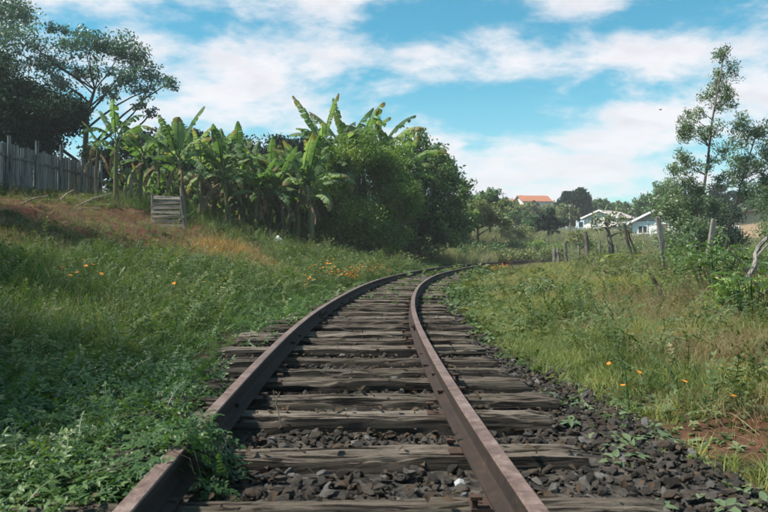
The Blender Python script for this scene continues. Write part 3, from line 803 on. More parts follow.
put_cover('grey_leaved_weeds', C_GREY, x, y, .62 * np.minimum(dscale(y, 6, .08), 2.4), 'grey green leaved weeds along the right edge of the ballast', 'weeds', .2)
def acc(x, y, d):
    left = sstep(d, 1.4, 2.2) * (.55 + .45 * sstep(fbm(x + 33, y, .9, 3), .45, .6)) * (1 - sstep(d, 7, 9)) * (1 - .7 * sstep(E_(x, y), .3, .5))
    right = sstep(-d, 1.5, 2.4) * (.15 + .65 * sstep(fbm(x + 63, y, 1.0, 3), .46, .6)) * (1 - .8 * sstep(E_(x, y), .3, .5))
    return np.clip(left + right * (1 - low_strip(x, y, d)), 0, 1)
x, y = cover([(.7, 4, 200), (4, 9, 160), (9, 18, 80), (18, 32, 30)], acc)
put_cover('leafy_herbs', C_HERB, x, y, np.minimum(dscale(y, 7, .05), 2.2) * .95, 'leafy upright herbs growing through the grass on both sides', 'herbs', .35, .8)
def stalk(seed):
    r = np.random.default_rng(seed); V, F, rn, tt = blades(seed, 5, .62, .05, .0028, .12, .5, 5, .3)
    for k in range(5):
        tip = np.array(V[k * 11 + 10])
        for j in range(9):
            a = r.uniform(0, 6.28); q = tip - np.array([0, 0, .014 * j]) + r.normal(size=3) * .004
            leaf_shape(V, F, rn, tt, q, np.array([math.cos(a), math.sin(a), .9]), np.array([0, 0, 1.]), .022, .006, r.random(), .1, .1)
    return mk('stalk', V, F, rn, tt, [G_DRY])
C_STALK = proto_collection('seed_stalk', [stalk(190 + i) for i in range(4)])
def acc(x, y, d):
    return np.clip(sstep(np.abs(d), 1.7, 2.6) * (.15 + .8 * sstep(fbm(x + 71, y + 3, .7, 3), .48, .62)) * (1 - low_strip(x, y, d)), 0, 1) * np.where(d > 0, .6, 1) * (1 - sstep(y, 34, 40))
x, y = cover([(.9, 4, 30), (4, 9, 30), (9, 18, 16), (18, 34, 7)], acc)
put_cover('seed_stalks', C_STALK, x, y, np.where(td(x, y) > 0, .75, .6) * np.minimum(dscale(y, 9, .04), 1.8), 'thin dry seed stalks standing above the grass', 'dry stalks', .3, .9)
def acc(x, y, d): return np.where(np.abs(d) < 1.5, .8, .35)
x, y = cover([(.9, 4, 130), (4, 9, 90), (9, 20, 40)], acc)
k = ~near_rail(td(x, y), .07); x, y = x[k], y[k]
n = len(x); d = td(x, y); s_b = tth(x, y) * RR
zz = np.where((d < 1.45) & (d > -1.7), bedz(s_b, d) + .03, height(x, y) + .015); zz = np.where(on_sleeper(s_b, d, -.02), .012, zz)
scatter('fallen_leaves', C_LITTER, np.stack([x, y, zz], 1), np.stack([rng.normal(0, .4, n), rng.normal(0, .4, n), rng.uniform(0, 6.28, n)], 1), rng.uniform(.3, .95, n), rng.integers(0, 2, n), 'small brown dead leaves littering sleepers and ballast', 'leaf litter')
# the orange drift of flowers left of the bend
def acc(x, y, d):
    a = np.exp(-(((x + .75) / .8) ** 2 + ((y - 17.5) / 3.2) ** 2)) * sstep(d, 1.2, 1.6) + .9 * np.exp(-(((x - .1) / .9) ** 2 + ((y - 22) / 2.5) ** 2)) * sstep(d, 1.2, 1.6)
    b = 1.2 * np.exp(-(((x - 4.15) / .45) ** 2 + ((y - 27) / 1.0) ** 2))
    return np.clip(a * .9 + b, 0, 1)
x, y = cover([(12, 30, 18)], acc)
put_cover('orange_flower_drift', C_FLOW, x, y, 1.25, 'drift of orange wildflowers in the grass along the bend', 'wildflowers', .2)

# ------------------------------------------------------------------ tree machinery
def leaf_cloud(C, L, Wd, r, droop=0.0, up=.4):
    """rhombic folded leaves at points C: returns V, F(quads), rnd"""
    n = len(C)
    a = r.normal(size=(n, 3)); a[:, 2] = a[:, 2] * (1 - droop) - droop * 1.6
    a /= np.linalg.norm(a, axis=1)[:, None]
    nr = r.normal(size=(n, 3)); nr[:, 2] += up * 2
    b = np.cross(a, nr); b /= np.maximum(np.linalg.norm(b, axis=1), 1e-6)[:, None]
    l = (L * r.uniform(.6, 1.25, n))[:, None]; w = (Wd * r.uniform(.7, 1.2, n))[:, None]
    nn_ = np.cross(b, a)
    V = np.stack([C - a * l * .5, C + b * w * .5 + nn_ * w * .15 - a * l * .05, C + a * l * .5, C - b * w * .5 + nn_ * w * .15 - a * l * .05], 1).reshape(-1, 3)
    F = np.arange(n * 4).reshape(n, 4)
    return V, F
def cluster_points(cl, r, per, sub=9, sig=.24):
    """clumped points inside ellipsoidal clusters (x,y,z,rx,ry,rz)"""
    out, tw = [], []
    for c in cl:
        cx_, cy_, cz_, rx, ry, rz = c
        vol = (rx * ry * rz) ** (2 / 3.0)
        k = max(3, int(sub * (0.6 + .8 * r.random())))
        u = r.normal(size=(k, 3)); u /= np.linalg.norm(u, axis=1)[:, None]; u *= (r.random((k, 1)) ** .45)
        sc = np.array([cx_, cy_, cz_]) + u * np.array([rx, ry, rz]); tw.append((c, sc))
        n = max(8, int(per * vol))
        w = r.integers(0, k, n)
        s3 = np.array([rx, ry, rz]) * sig * r.uniform(.7, 1.3, (k, 1))
        out.append(sc[w] + np.clip(r.normal(size=(n, 3)), -1.75, 1.75) * s3[w])
    return np.concatenate(out), tw
def limb(b, p0, p1, r0, r1, r, sag=.12, n=5, sides=6):
    p0, p1 = np.array(p0, float), np.array(p1, float); L = np.linalg.norm(p1 - p0)
    j = r.normal(size=3) * L * sag; j[2] = abs(j[2]) * .5
    pts = [p0 * (1 - t) + p1 * t + j * math.sin(t * math.pi) for t in np.linspace(0, 1, n)]
    b.tube(pts, list(np.linspace(r0, r1, n)), sides, True)
def tree(name, label, cat, base, trunk, clusters, leaf, seed, per=1500, L=.14, Wd=.06, tr=.12, bark=None, sub=9, sig=.24, droop=0.0, group=None, up=.4, twigs=True, smalltw=4, asc=.35):
    """trunk: polyline of absolute points; clusters absolute"""
    r = np.random.default_rng(seed); base = Vector(base)
    root = empty(name, base); tag(root, label, cat, group)
    cl = [(c if len(c) == 6 else (c[0], c[1], c[2], c[3], c[3], c[3] * .8)) for c in clusters]
    C, tw = cluster_points(cl, r, per, sub, sig)
    V, F = leaf_cloud(C, L, Wd, r, droop, up)
    rn = np.repeat(np.clip(r.random(len(C)), 0, 1), 4)
    crown = obj('crown', np_mesh('crown', V - np.array(base), F, [leaf], False, {'rnd': rn}), root)
    b = MB(); T = [np.array(Vector(p) - base) for p in trunk]; nt = len(T)
    b.tube([Vector(p) for p in T], list(np.linspace(tr, tr * .35, nt)), 9, True, 0, .08)
    TP = []
    for i in range(nt - 1):
        for t in np.linspace(0, 1, 6)[:-1]: TP.append((T[i] * (1 - t) + T[i + 1] * t, tr * (1 - .65 * (i + t) / (nt - 1))))
    TP.append((T[-1], tr * .35))
    if twigs:
        for c, sc in tw:
            cc = np.array(c[:3]) - np.array(base)
            cand = [(np.linalg.norm(cc - p) + max(0, p[2] - cc[2] + asc * np.linalg.norm(cc[:2] - p[:2])) * 3.0, p, rr) for p, rr in TP]
            _, p, rr = min(cand, key=lambda q: q[0])
            limb(b, p, cc, max(.012, rr * .55), max(.008, rr * .18), r)
            for q in sc[:smalltw]: limb(b, cc, q - np.array(base), max(.008, rr * .18), .004, r, .1, 3, 4)
    b.build('trunk', bark or M_BARK, root, None, True)
    return root
def crown_clusters(c, rad, n, seed, size=.42, flat=.85):
    """clusters spread over and inside an uneven ellipsoid"""
    r = np.random.default_rng(seed); out = []
    for i in range(n):
        u = r.normal(size=3); u /= np.linalg.norm(u); u[2] = u[2] if u[2] > -.5 else -u[2] * .4
        q = r.random() ** .4 * (.75 + .25 * r.random())
        s = size * r.uniform(.6, 1.2) * min(rad)
        out.append((c[0] + u[0] * rad[0] * q, c[1] + u[1] * rad[1] * q, c[2] + u[2] * rad[2] * q, s, s, s * flat))
    return out

T_DARK = leaf_mat('dark_foliage', [(0, (0.009, 0.024, 0.018)), (.5, (0.018, 0.042, 0.027)), (1, (0.035, 0.068, 0.041))], .15, .7, .12, False)
T_LACY = leaf_mat('blue_green_foliage', [(0, (0.047, 0.101, 0.099)), (.5, (0.084, 0.161, 0.143)), (1, (0.143, 0.228, 0.177))], .25, .45, .4, False)
T_BRIGHT = leaf_mat('bright_foliage', [(0, (0.072, 0.142, 0.037)), (.5, (0.153, 0.246, 0.062)), (.85, (0.250, 0.330, 0.083)), (1, (0.396, 0.389, 0.124))], .36, .5, .35, False)
T_MID = leaf_mat('mid_green_foliage', [(0, (0.037, 0.088, 0.039)), (.5, (0.085, 0.161, 0.064)), (1, (0.173, 0.242, 0.098))], .28, .5, .35, False)
T_EUC = leaf_mat('grey_green_foliage', [(0, (0.060, 0.112, 0.066)), (.5, (0.121, 0.182, 0.099)), (1, (0.224, 0.269, 0.144))], .26, .45, .4, False)
T_OLIVE = leaf_mat('olive_foliage', [(0, (0.076, 0.110, 0.053)), (.5, (0.152, 0.186, 0.083)), (1, (0.261, 0.261, 0.089))], .28, .55, .3, False)
def P3(px, py, Y, r, ry=None, rz=None):
    v = at(px, py, Y); return (v.x, v.y, v.z, r, ry or r, rz or r * .85)

# --- dark dense tree behind the board fence
bs = gx(10, 34); top = at(14, 90, 34)
tree('dense_tree', 'dense dark rounded tree rising behind the grey board fence', 'tree', bs, [bs, bs + Vector((.1, 0, 2.5)), top],
     crown_clusters((bs.x - .4, 34.5, 6.3), (4.4, 2.8, 3.0), 46, 401, .42), T_DARK, 402, 1500, .16, .09, .22)
# --- lacy tree
bs = gx(84, 43)
lc = [(-8, -10, 2.0), (8, 18, 1.7), (30, 42, 1.5), (8, 60, 1.6), (48, 62, 1.2), (28, 88, 1.4), (72, 48, 1.0), (98, 44, 1.3), (88, 68, 1.1), (118, 46, 1.2), (135, 58, 1.3), (122, 76, 1.2), (152, 74, 1.1), (168, 84, .7), (108, 92, .8), (145, 92, .7), (62, 84, 1.0), (140, 105, .6), (152, 112, .5), (-25, 30, 1.8), (-30, 80, 2.0), (58, 30, .7), (84, 34, .6)]
tree('spreading_tree', 'tall open blue-green tree spreading bare forked limbs above the banana plants', 'tree', bs,
     [bs, at(86, 140, 43), at(88, 112, 43), at(95, 90, 43)],
     [P3(a, b, 43 + rng.normal() * 1.2, r * .95, r, r * .62) for a, b, r in lc], T_LACY, 403, 800, .22, .10, .20, M_BARK, 11, .27, asc=.6)
# --- backdrop trees behind the banana grove
for i, (px, py, Y, rx, rz) in enumerate([(150, 178, 41, 3.0, 3.0), (205, 182, 42, 3.0, 2.8), (255, 180, 43, 3.2, 2.8), (300, 180, 42, 2.8, 3.0)]):
    b0 = gx(px, Y); c = at(px, py, Y)
    tree('thicket_tree', ['dark thicket tree behind the slatted gate', 'dark thicket tree behind the first banana plants of the row', 'dark thicket tree behind the middle of the banana row', 'dark thicket tree behind the banana row next to the feathery bush'][i], 'tree', b0, [b0, (c.x, Y, c.z)],
         crown_clusters((c.x, Y, c.z), (rx, 2.0, rz), 30, 410 + i, .55), T_DARK, 420 + i, 1300, .22, .1, .12, group='thicket behind the banana grove')
# --- the big feathery bush by the bend
b0 = gx(357, 36); 
fb = [(330, 190, 1.2), (322, 215, 1.1), (345, 165, 1.1), (362, 148, 1.0), (378, 160, 1.1), (340, 210, 1.2), (365, 190, 1.3), (388, 182, 1.2), (395, 208, 1.2), (360, 215, 1.2), (330, 165, .7), (350, 142, .7), (392, 160, .8), (318, 190, .7), (310, 205, .6), (405, 192, .8), (375, 222, 1.0), (340, 225, .9), (325, 232, .9), (350, 236, 1.0), (372, 238, 1.0), (392, 234, 1.0), (310, 228, .8)]
tree('feathery_bush', 'big bright green feathery bush at the bend of the track', 'bush', b0, [b0, b0 + Vector((.1, 0, 1.6)), at(360, 150, 36)],
     [P3(a, b, 35.6 + rng.normal() * .8, r * .95) for a, b, r in fb], T_BRIGHT, 430, 3600, .17, .06, .10, None, 13, .28, .2)
# --- darker tree on its right
b0 = gx(418, 40)
dt = [(412, 165, 1.1), (430, 150, 1.0), (422, 140, .6), (440, 168, 1.0), (452, 182, 1.0), (462, 194, .7), (428, 185, 1.2), (445, 205, 1.2), (420, 210, 1.3), (458, 212, .8), (405, 185, 1.1), (400, 215, 1.2), (436, 226, 1.0), (415, 232, .9), (400, 160, .8), (448, 165, .5), (425, 240, 1.0), (445, 236, .9), (460, 228, .8), (405, 240, .9)]
tree('leafy_tree', 'dark leafy tree leaning right beside the feathery bush', 'tree', b0, [b0, b0 + Vector((.2, 0, 1.8)), at(428, 165, 40)],
     [P3(a, b, 40 + rng.normal() * .8, r) for a, b, r in dt], T_MID, 431, 1500, .22, .10, .12, None, 10, .28)

# --- tall slender tree on the right
b0 = gx(694, 27)
tp = [b0, at(700, 215, 27), at(707, 165, 27), at(712, 120, 27), at(718, 85, 27), at(724, 52, 27)]
ec = [(722, 58, .42), (728, 72, .45), (716, 82, .5), (731, 92, .42), (710, 96, .42), (722, 105, .45), (702, 112, .3), (690, 118, .35), (694, 128, .45), (684, 134, .45), (705, 135, .4), (715, 128, .35), (738, 118, .3),
      (680, 158, .45), (692, 163, .4), (672, 168, .4), (684, 180, .5), (708, 165, .4), (722, 150, .4), (698, 190, .5), (670, 190, .45), (676, 204, .5), (722, 180, .4),
      (716, 212, .5), (700, 200, .5)]
ec2 = [(748, 128, .5), (740, 142, .5), (758, 142, .5), (750, 160, .55), (766, 132, .5), (772, 158, .6), (736, 158, .45), (762, 174, .55), (775, 180, .6), (744, 178, .5), (755, 192, .6), (785, 150, .6), (733, 178, .4), (768, 200, .5)]
tree('slender_tree', 'tall slender open-crowned tree behind the right fence posts', 'tree', b0, tp,
     [P3(a, b, 27 + rng.normal() * .5, r * .9, r * .9, r * .8) for a, b, r in ec], T_EUC, 432, 2600, .15, .04, .06, M_BARKPALE, 7, .30, .45, asc=.6)
b1 = gx(722, 27.6)
tree('slender_tree', 'second airy tree whose clumps overlap the slender tree, above the tan house', 'tree', b1, [b1, at(732, 215, 27.6), at(745, 170, 27.6), at(757, 130, 27.6)],
     [P3(a, b, 27.6 + rng.normal() * .5, r * .95, r * .95, r * .8) for a, b, r in ec2], T_EUC, 434, 2600, .15, .04, .05, M_BARKPALE, 7, .30, .45, asc=.6)
for i, (pts_, Y, mat, lab) in enumerate([
    ([(666, 218, .55), (674, 206, .6), (684, 220, .7), (670, 235, .7), (694, 232, .7), (680, 242, .7), (702, 222, .6), (705, 240, .6), (664, 204, .35)], 26, T_EUC, 'rounded grey-green bush at the foot of the slender tree'),
    ([(722, 222, .7), (714, 230, .7), (726, 238, .7), (718, 245, .8), (732, 245, .7)], 31, T_DARK, 'dark bush between the slender tree and the tan house'),
    ([(780, 208, .9), (790, 190, 1.3), (778, 228, .8), (788, 238, 1.1), (800, 215, 1.5)], 33, T_MID, 'mid green bush beside the tan house corner')]):
    b0 = gx(sum(p[0] for p in pts_) / len(pts_), Y)
    tree('bush', lab, 'bush', b0, [b0, b0 + Vector((0, 0, 1.2))], [P3(a, b, Y + rng.normal() * .5, r * 1.05) for a, b, r in pts_], mat, 440 + i, 2200, .14, .045, .06, None, 11, .27, .2)

# --- background bushes and trees
def bgtree(name, lab, cat, px, py, Y, rx, rz, mat, seed, n=22, per=500, L=.35, group=None):
    b0 = gx(px, Y); c = at(px, py, Y)
    return tree(name, lab, cat, b0, [b0, (c.x, Y, max(c.z, b0.z + .4))], crown_clusters((c.x, Y, c.z), (rx, rx * .8, rz), n, seed, .45), mat, seed + 1, per, L, L * .5, .12, group=group, smalltw=2)
bgtree('bush', 'large rounded olive green bush in the tall grass beyond the bend', 'bush', 478, 216, 56, 2.2, 1.6, T_OLIVE, 500, 26, 900, .26)
bgtree('bush', 'dark topped bush rising behind the olive green bush', 'bush', 490, 205, 62, 1.6, 1.4, T_MID, 503, 20, 800, .26)
bgtree('bush', 'low yellowish bush at the edge of the tall grass field', 'bush', 458, 222, 50, 1.4, 1.1, T_BRIGHT, 506, 18, 900, .24)
bgtree('bush', 'dark green bush standing before the white garden wall', 'bush', 548, 225, 72, 1.5, 1.35, T_DARK, 509, 20, 900, .28)
bgtree('bush', 'small green bush left of the dark green bush', 'bush', 534, 226, 74, 1.3, 1.2, T_MID, 512, 18, 700, .28)
bgtree('round_tree', 'big round dark green tree left of the white house', 'tree', 575, 207, 118, 3.3, 2.9, T_DARK, 515, 40, 700, .42)
bgtree('tree', 'olive green tree at the left foot of the round dark tree', 'tree', 562, 217, 108, 2.6, 1.7, T_OLIVE, 518, 24, 500, .4)
for i, (px, py, Y, rx, rz, m) in enumerate([(500, 214, 95, 3.2, 1.6, T_OLIVE), (518, 211, 120, 3.6, 2.0, T_OLIVE), (516, 222, 88, 2.4, 1.3, T_MID), (540, 214, 130, 4.0, 1.6, T_OLIVE), (506, 210, 150, 4.0, 1.6, T_MID), (552, 212, 165, 4.0, 1.6, T_OLIVE), (532, 208, 160, 1.8, 1.3, T_DARK)]):
    bgtree('hillside_tree', ['olive green tree on the hillside below the orange roofs', 'mid green tree on the hillside below the orange roofs', 'dark tree standing right before the orange roofs'][{T_OLIVE: 0, T_MID: 1, T_DARK: 2}[m]], 'tree', px, py, Y, rx, rz, m, 530 + 3 * i, 20, 420, .45, group='trees on the hillside')
for i, (px, py, Y, rx, rz, m) in enumerate([(600, 208, 135, 2.8, 1.7, T_MID), (618, 212, 135, 3.0, 1.8, T_OLIVE), (634, 212, 130, 3.4, 2.0, T_MID), (652, 208, 105, 3.0, 2.2, T_MID), (672, 205, 95, 3.4, 2.8, T_MID), (705, 212, 90, 4, 3.0, T_DARK), (722, 222, 110, 3, 2.2, T_OLIVE), (765, 212, 110, 5, 3.4, T_MID), (800, 205, 100, 5, 4, T_MID)]):
    bgtree('garden_tree', ['mid green tree behind the white house roof', 'olive tree behind the right end of the white house', 'mid green tree behind the low pale shed', 'mid green tree behind the louvred house roof', 'tall mid green tree between louvred house and slender tree', 'dark tree behind the trunk of the slender tree', 'olive tree behind the tan house', 'tall mid green tree behind the tan house roof', 'mid green tree past the far side of the tan house'][i], 'tree', px, py, Y, rx, rz, m, 560 + 3 * i, 22, 420, .42, group='trees behind the houses')
for i, (px, Y) in enumerate([(440, 190), (470, 210), (500, 230), (600, 240), (650, 240), (700, 230), (560, 260), (760, 240), (400, 220)]):
    b0 = gx(px, Y)
    tree('distant_tree', 'small far tree along the skyline of the hill', 'tree', b0, [b0, b0 + Vector((0, 0, 2))], crown_clusters((b0.x, Y, b0.z + 1.6), (6.5, 4, 1.8), 16, 600 + i, .6), T_MID, 620 + i, 120, .7, .35, .15, group='skyline trees', smalltw=1)

# --- trees out of view on the left that shade the near track
for i, (x0, y0, rr, hh) in enumerate([(-16.6, 7.4, 2.8, 14.0), (-16.5, 14.2, 2.8, 12.0), (-13.6, 2.4, 2.8, 13.0)]):
    z0 = hz(x0, y0)
    tree('bank_tree', 'broad leafy tree on top of the left bank shading the track', 'tree', (x0, y0, z0), [(x0, y0, z0), (x0 + .2, y0, z0 + 2.5), (x0, y0 + .2, hh)],
         crown_clusters((x0, y0, hh - .6), (rr, rr * 1.05, 2.6), 40, 650 + i, .42), T_MID, 660 + i, (360, 330, 340)[i], .30, .15, .24, group='trees on top of the left bank')

# ------------------------------------------------------------------ banana grove
def banana_mat():
    m, B = new_mat('banana_leaf')
    geo = B.node('ShaderNodeNewGeometry'); oi = B.node('ShaderNodeObjectInfo').outputs['Random']
    n = B.noise(geo.outputs['Position'], 1.3, 3)
    u = B.node('ShaderNodeAttribute', attribute_name='t').outputs['Fac']
    f = B.math('ADD', B.math('MULTIPLY', oi, .6), B.math('MULTIPLY', n, .4))
    c = B.ramp(f, [(.15, (.05, .10, .038)), (.45, (.11, .185, .07)), (.7, (.19, .27, .12)), (.9, (.33, .38, .23))])
    c = B.mix(B.math('MULTIPLY', B.maprange(u, .75, 1.0), B.maprange(oi, .4, .7)), c, (.22, .15, .07, 1))
    p = principled(B, c, .62, .2)
    tr = B.node('ShaderNodeBsdfTranslucent'); B.put(tr.inputs[0], B.mix(1.0, c, (1.3, 1.45, .6, 1), 'MULTIPLY'))
    ms = B.node('ShaderNodeMixShader'); ms.inputs[0].default_value = .48; B.l.new(p, ms.inputs[1]); B.l.new(tr.outputs[0], ms.inputs[2])
    finish(B, ms.outputs[0]); return m
M_BAN = banana_mat()
M_BANDEAD = leaf_mat('dead_banana_leaf', [(0, (.10, .065, .035)), (.5, (.19, .135, .08)), (1, (.33, .26, .18))], .25, .8, .2, False)
M_BANSTEM = wood_mat('banana_stem', [(.3, (.05, .045, .025)), (.5, (.12, .12, .06)), (.7, (.22, .20, .12))], 'Z', .15, .6, .5, .006)
def banana_leaf(seed, L, Wd, e0, curve, tear, dead=False):
    """blade with torn strips along an arching midrib, growing from the origin towards +X"""
    r = np.random.default_rng(seed); n = 26
    pts = []; p = np.array([0., 0, 0]); e = e0
    for k in range(n + 1):
        pts.append(p.copy()); p = p + np.array([math.cos(e), 0, math.sin(e)]) * L / n; e -= curve / n * (0.4 + 1.2 * k / n)
    pts = np.array(pts); V, F, rn, tt = [], [], [], []
    for sgn in (-1, 1):
        k = 5; drop = .12
        while k < n:
            ln = min(n - k, int(r.integers(1, 3)) if r.random() < tear else int(r.integers(3, 7)))
            drop = r.uniform(.05, .3) + (.75 * r.random() if r.random() < tear else 0) + (.7 if dead else 0)
            gap = r.uniform(.0, .2) if r.random() < tear else .06
            b = len(V); q = r.random()
            for j in range(ln + 1):
                t = (k + j) / n; kk = k + j - (gap if j == ln else 0)
                i0 = int(min(kk, n)); fr = kk - i0; c = pts[i0] * (1 - fr) + pts[min(i0 + 1, n)] * fr
                tg = pts[min(i0 + 1, n)] - pts[max(i0 - 1, 0)]; tg /= np.linalg.norm(tg)
                up = np.array([-tg[2], 0, tg[0]]); w = Wd * .5 * math.sin(math.pi * min(1, max(0.02, (t - .12) / .9))) ** .55 * r.uniform(.86, 1.05)
                side = np.array([0, sgn, 0]) * math.cos(drop) - up * math.sin(drop) * 1.0 + tg * .25
                V += [c, c + side * w * .55 + up * w * .12, c + side * w - up * w * .1]; rn += [q] * 3; tt += [t, t, min(1, t + .1)]
            for j in range(ln):
                a = b + 3 * j
                F += [(a, a + 1, a + 4, a + 3), (a + 1, a + 2, a + 5, a + 4)]
            k += ln
    # midrib
    mb = MB(); mb.tube([Vector(q) for q in pts], list(np.linspace(.035, .006, n + 1)), 4, False)
    b = len(V); V += [np.array(v) for v in mb.v]; F += [tuple(i + b for i in f) for f in mb.f]; rn += [.8] * len(mb.v); tt += [.3] * len(mb.v)
    return mk('leaf', V, F, rn, tt, [M_BANDEAD if dead else M_BAN])
BL = {'up': [banana_leaf(700 + i, 2.1, .50, 1.2, .5 + .25 * i, .75 + .08 * i) for i in range(4)],
      'arch': [banana_leaf(710 + i, 2.2, .55, .95, 1.3 + .2 * i, .9) for i in range(5)],
      'low': [banana_leaf(720 + i, 2.0, .52, .45, 1.7 + .2 * i, .95) for i in range(4)],
      'dead': [banana_leaf(730 + i, 1.7, .40, -.4, 1.4, .9, True) for i in range(4)],
      'spear': [banana_leaf(740, 1.5, .62, 1.5, .12, .05)]}
def stem_mesh(seed, H, r0):
    r = np.random.default_rng(seed); b = MB(); lean = r.normal(size=2) * .06
    b.tube([(lean[0] * t * t * H, lean[1] * t * t * H, t * H) for t in np.linspace(-.03, 1, 8)], list(np.linspace(r0 * 1.2, r0 * .55, 8)), 9, True, 0, .08)
    return b.mesh('pseudostem', [M_BANSTEM], True), Vector((lean[0] * H, lean[1] * H, H))
def banana(px, Y, topy, nl, seed, label, spread=1.0, scale=1.0, dead=2, group=None, spear=False):
    b0 = gx(px, Y); topz = at(px, topy, Y).z; r = random.Random(seed)
    tot = topz - b0.z; ls = min(1.25, max(.6, tot / 4.2)) * scale
    H = max(.5, tot - 1.75 * ls)
    root = empty('banana_plant', b0); tag(root, label, 'banana plant', group)
    sm, tp = stem_mesh(seed, H, .11 * ls); obj('pseudostem', sm, root)
    a = r.uniform(0, 6.28)
    for i in range(nl):
        a += 2.4 + r.uniform(-.3, .3); t = i / max(1, nl - 1)
        kind = 'up' if t < .4 else ('arch' if t < .75 else 'low')
        o = obj('leaf', r.choice(BL[kind]), root, tp + Vector((0, 0, -.12 * i * ls * .5)))
        s = ls * r.uniform(.82, 1.1); o.scale = (s * (.9 + .2 * r.random()), s * spread, s); o.rotation_euler = (r.uniform(-.2, .2), r.uniform(-.15, .15), a)
    if spear:
        o = obj('leaf', BL['spear'][0], root, tp); o.scale = (ls,) * 3; o.rotation_euler = (0, 0, -1.5)
    for i in range(dead):
        o = obj('dead_leaf', r.choice(BL['dead']), root, tp + Vector((0, 0, -.25 - .15 * i))); o.scale = (ls * r.uniform(.7, 1),) * 3
        o.rotation_euler = (0, 0, r.uniform(0, 6.28)); o['label'] = 'withered brown hanging banana leaf'
    return root
banana(96, 29.5, 118, 5, 1, 'banana plant with brown withered leaves hanging at the end of the board fence', .8, .75, 5)
banana(116, 28.5, 100, 7, 2, 'tall banana plant with pale yellowing leaf at the end of the board fence', .9, .95, 3)
banana(140, 30.5, 118, 8, 3, 'leafy banana plant left of the slatted gate')
banana(160, 32, 122, 8, 4, 'broad leaved banana plant rising behind the slatted gate')
banana(183, 30.0, 112, 7, 5, 'banana plant with one broad upright leaf on top beside the slatted gate', 1.0, 1.0, 2, None, True)
GRP = 'banana plants in the grove'; ORD = ['first', 'second', 'third', 'fourth', 'fifth', 'sixth', 'seventh', 'eighth', 'ninth']
for i, (px, Y, ty) in enumerate([(201, 31, 122), (214, 32.5, 128), (228, 31.2, 122), (243, 33, 140), (256, 31.5, 148), (270, 33.5, 138), (284, 32.2, 148), (297, 33, 135), (312, 32, 140)]):
    banana(px, Y, ty, 11, 20 + i, ORD[i] + ' banana plant in the row from the slatted gate towards the feathery bush', .95, 1.0, 4, GRP)
for i, (px, Y, ty) in enumerate([(150, 35, 128), (192, 35.5, 124), (208, 36, 132), (222, 34.6, 136), (236, 36, 128), (250, 35, 142), (264, 36.5, 146), (278, 35.4, 140), (292, 36.4, 146), (304, 35.2, 134), (318, 35.5, 140), (340, 35.6, 112), (368, 36.4, 104), (392, 37.0, 118)]):
    banana(px, Y, ty, 10, 100 + i, ('banana plant crowded into the back row of the grove' if px < 325 else 'banana plant with torn leaves rising out of the feathery bush'), .9, 1.1, 3, 'back row of the banana grove' if px < 325 else 'banana plants inside the feathery bush')
for i in range(22):
    px = 125 + i * 8.6 + random.uniform(-4, 4)
    banana(px, random.uniform(32, 36), random.uniform(165, 190), 8, 60 + i, 'short young banana plant crowded under the taller ones in the grove', .9, 1.0, 2, 'young banana plants in the grove')
banana(330, 36.6, 96, 8, 40, 'tallest banana plant, torn upright leaf standing over the feathery bush', .62, 1.15, 1)
banana(352, 37.5, 106, 8, 41, 'banana plant poking bunched leaves out of the feathery bush top', .6, 1.05, 1)
banana(380, 37.5, 102, 8, 42, 'banana plant with slanting torn leaves between feathery bush and leafy tree', .62, 1.1, 1)
banana(402, 38.8, 132, 7, 43, 'banana plant with drooping brown leaf in front of the leafy tree', .7, 1.0, 2)
banana(604, 128, 203, 6, 44, 'small far banana plant above the white house roof', 1, 1, 0)
banana(627, 118, 206, 6, 45, 'small far banana plant right of the white house roof', 1, 1, 0)

# undergrowth below the grove: broad weeds in shade
def acc(x, y, d):
    px = 384 + 747 * x / y
    return sstep(d, 3.0, 5.0) * sstep(y, 27, 29) * (1 - sstep(y, 41, 43)) * (1 - sstep(px, 430, 470)) * sstep(px, 90, 130) * .8
x, y = cover([(26, 43, 26)], acc)
put_cover('grove_undergrowth', C_LUSH, x, y, 2.2, 'dark green undergrowth at the foot of the banana grove', 'undergrowth', .3)

# ------------------------------------------------------------------ board fence on the bank
FX, FY0, FY1 = -12.25, 17.5, 32.5
fence = empty('board_fence', (FX, (FY0 + FY1) / 2, hz(FX, 25))); FO = Vector(fence.location)
tag(fence, 'grey weathered vertical board fence on top of the left bank', 'fence')
bmeshes = []
for i in range(6):
    b = MB(); w = .066 + .004 * (i % 3); b.box((-.011, -w, -.25), (.011, w, 1.62), 0, .006); bmeshes.append(b.mesh('board', [M_BOARD]))
yb = FY0
while yb < FY1:
    o = obj('board', random.choice(bmeshes), fence); x = FX + random.uniform(-.008, .008)
    o.location = Vector((x, yb, 2.68 + .06 * math.sin(yb * .7) + random.uniform(-.05, .05) + .0 * yb)) - FO
    o.rotation_euler = (random.uniform(-.025, .025), 0, random.uniform(-.05, .05)); yb += .148 + random.uniform(-.004, .012)
pm = []
for i in range(3):
    b = MB(); b.tube([(0, 0, -.5), (.01, .01, .9), (0, .02, 1.78 + .12 * i)], [.075, .07, .062], 8, True, 0, .08); pm.append(b.mesh('post', [M_BOARD]))
for k in range(8):
    o = obj('post', pm[k % 3], fence); o.location = Vector((FX + .13, FY0 + .8 + k * 1.95, 2.7)) - FO
for zr in (.25, 1.15):
    b = MB(); b.box((.0125, FY0 - FO.y, zr + 2.7 - FO.z - .04), (.055, FY1 - FO.y, zr + 2.7 - FO.z + .04)); b.build('rail', M_BOARD, fence)

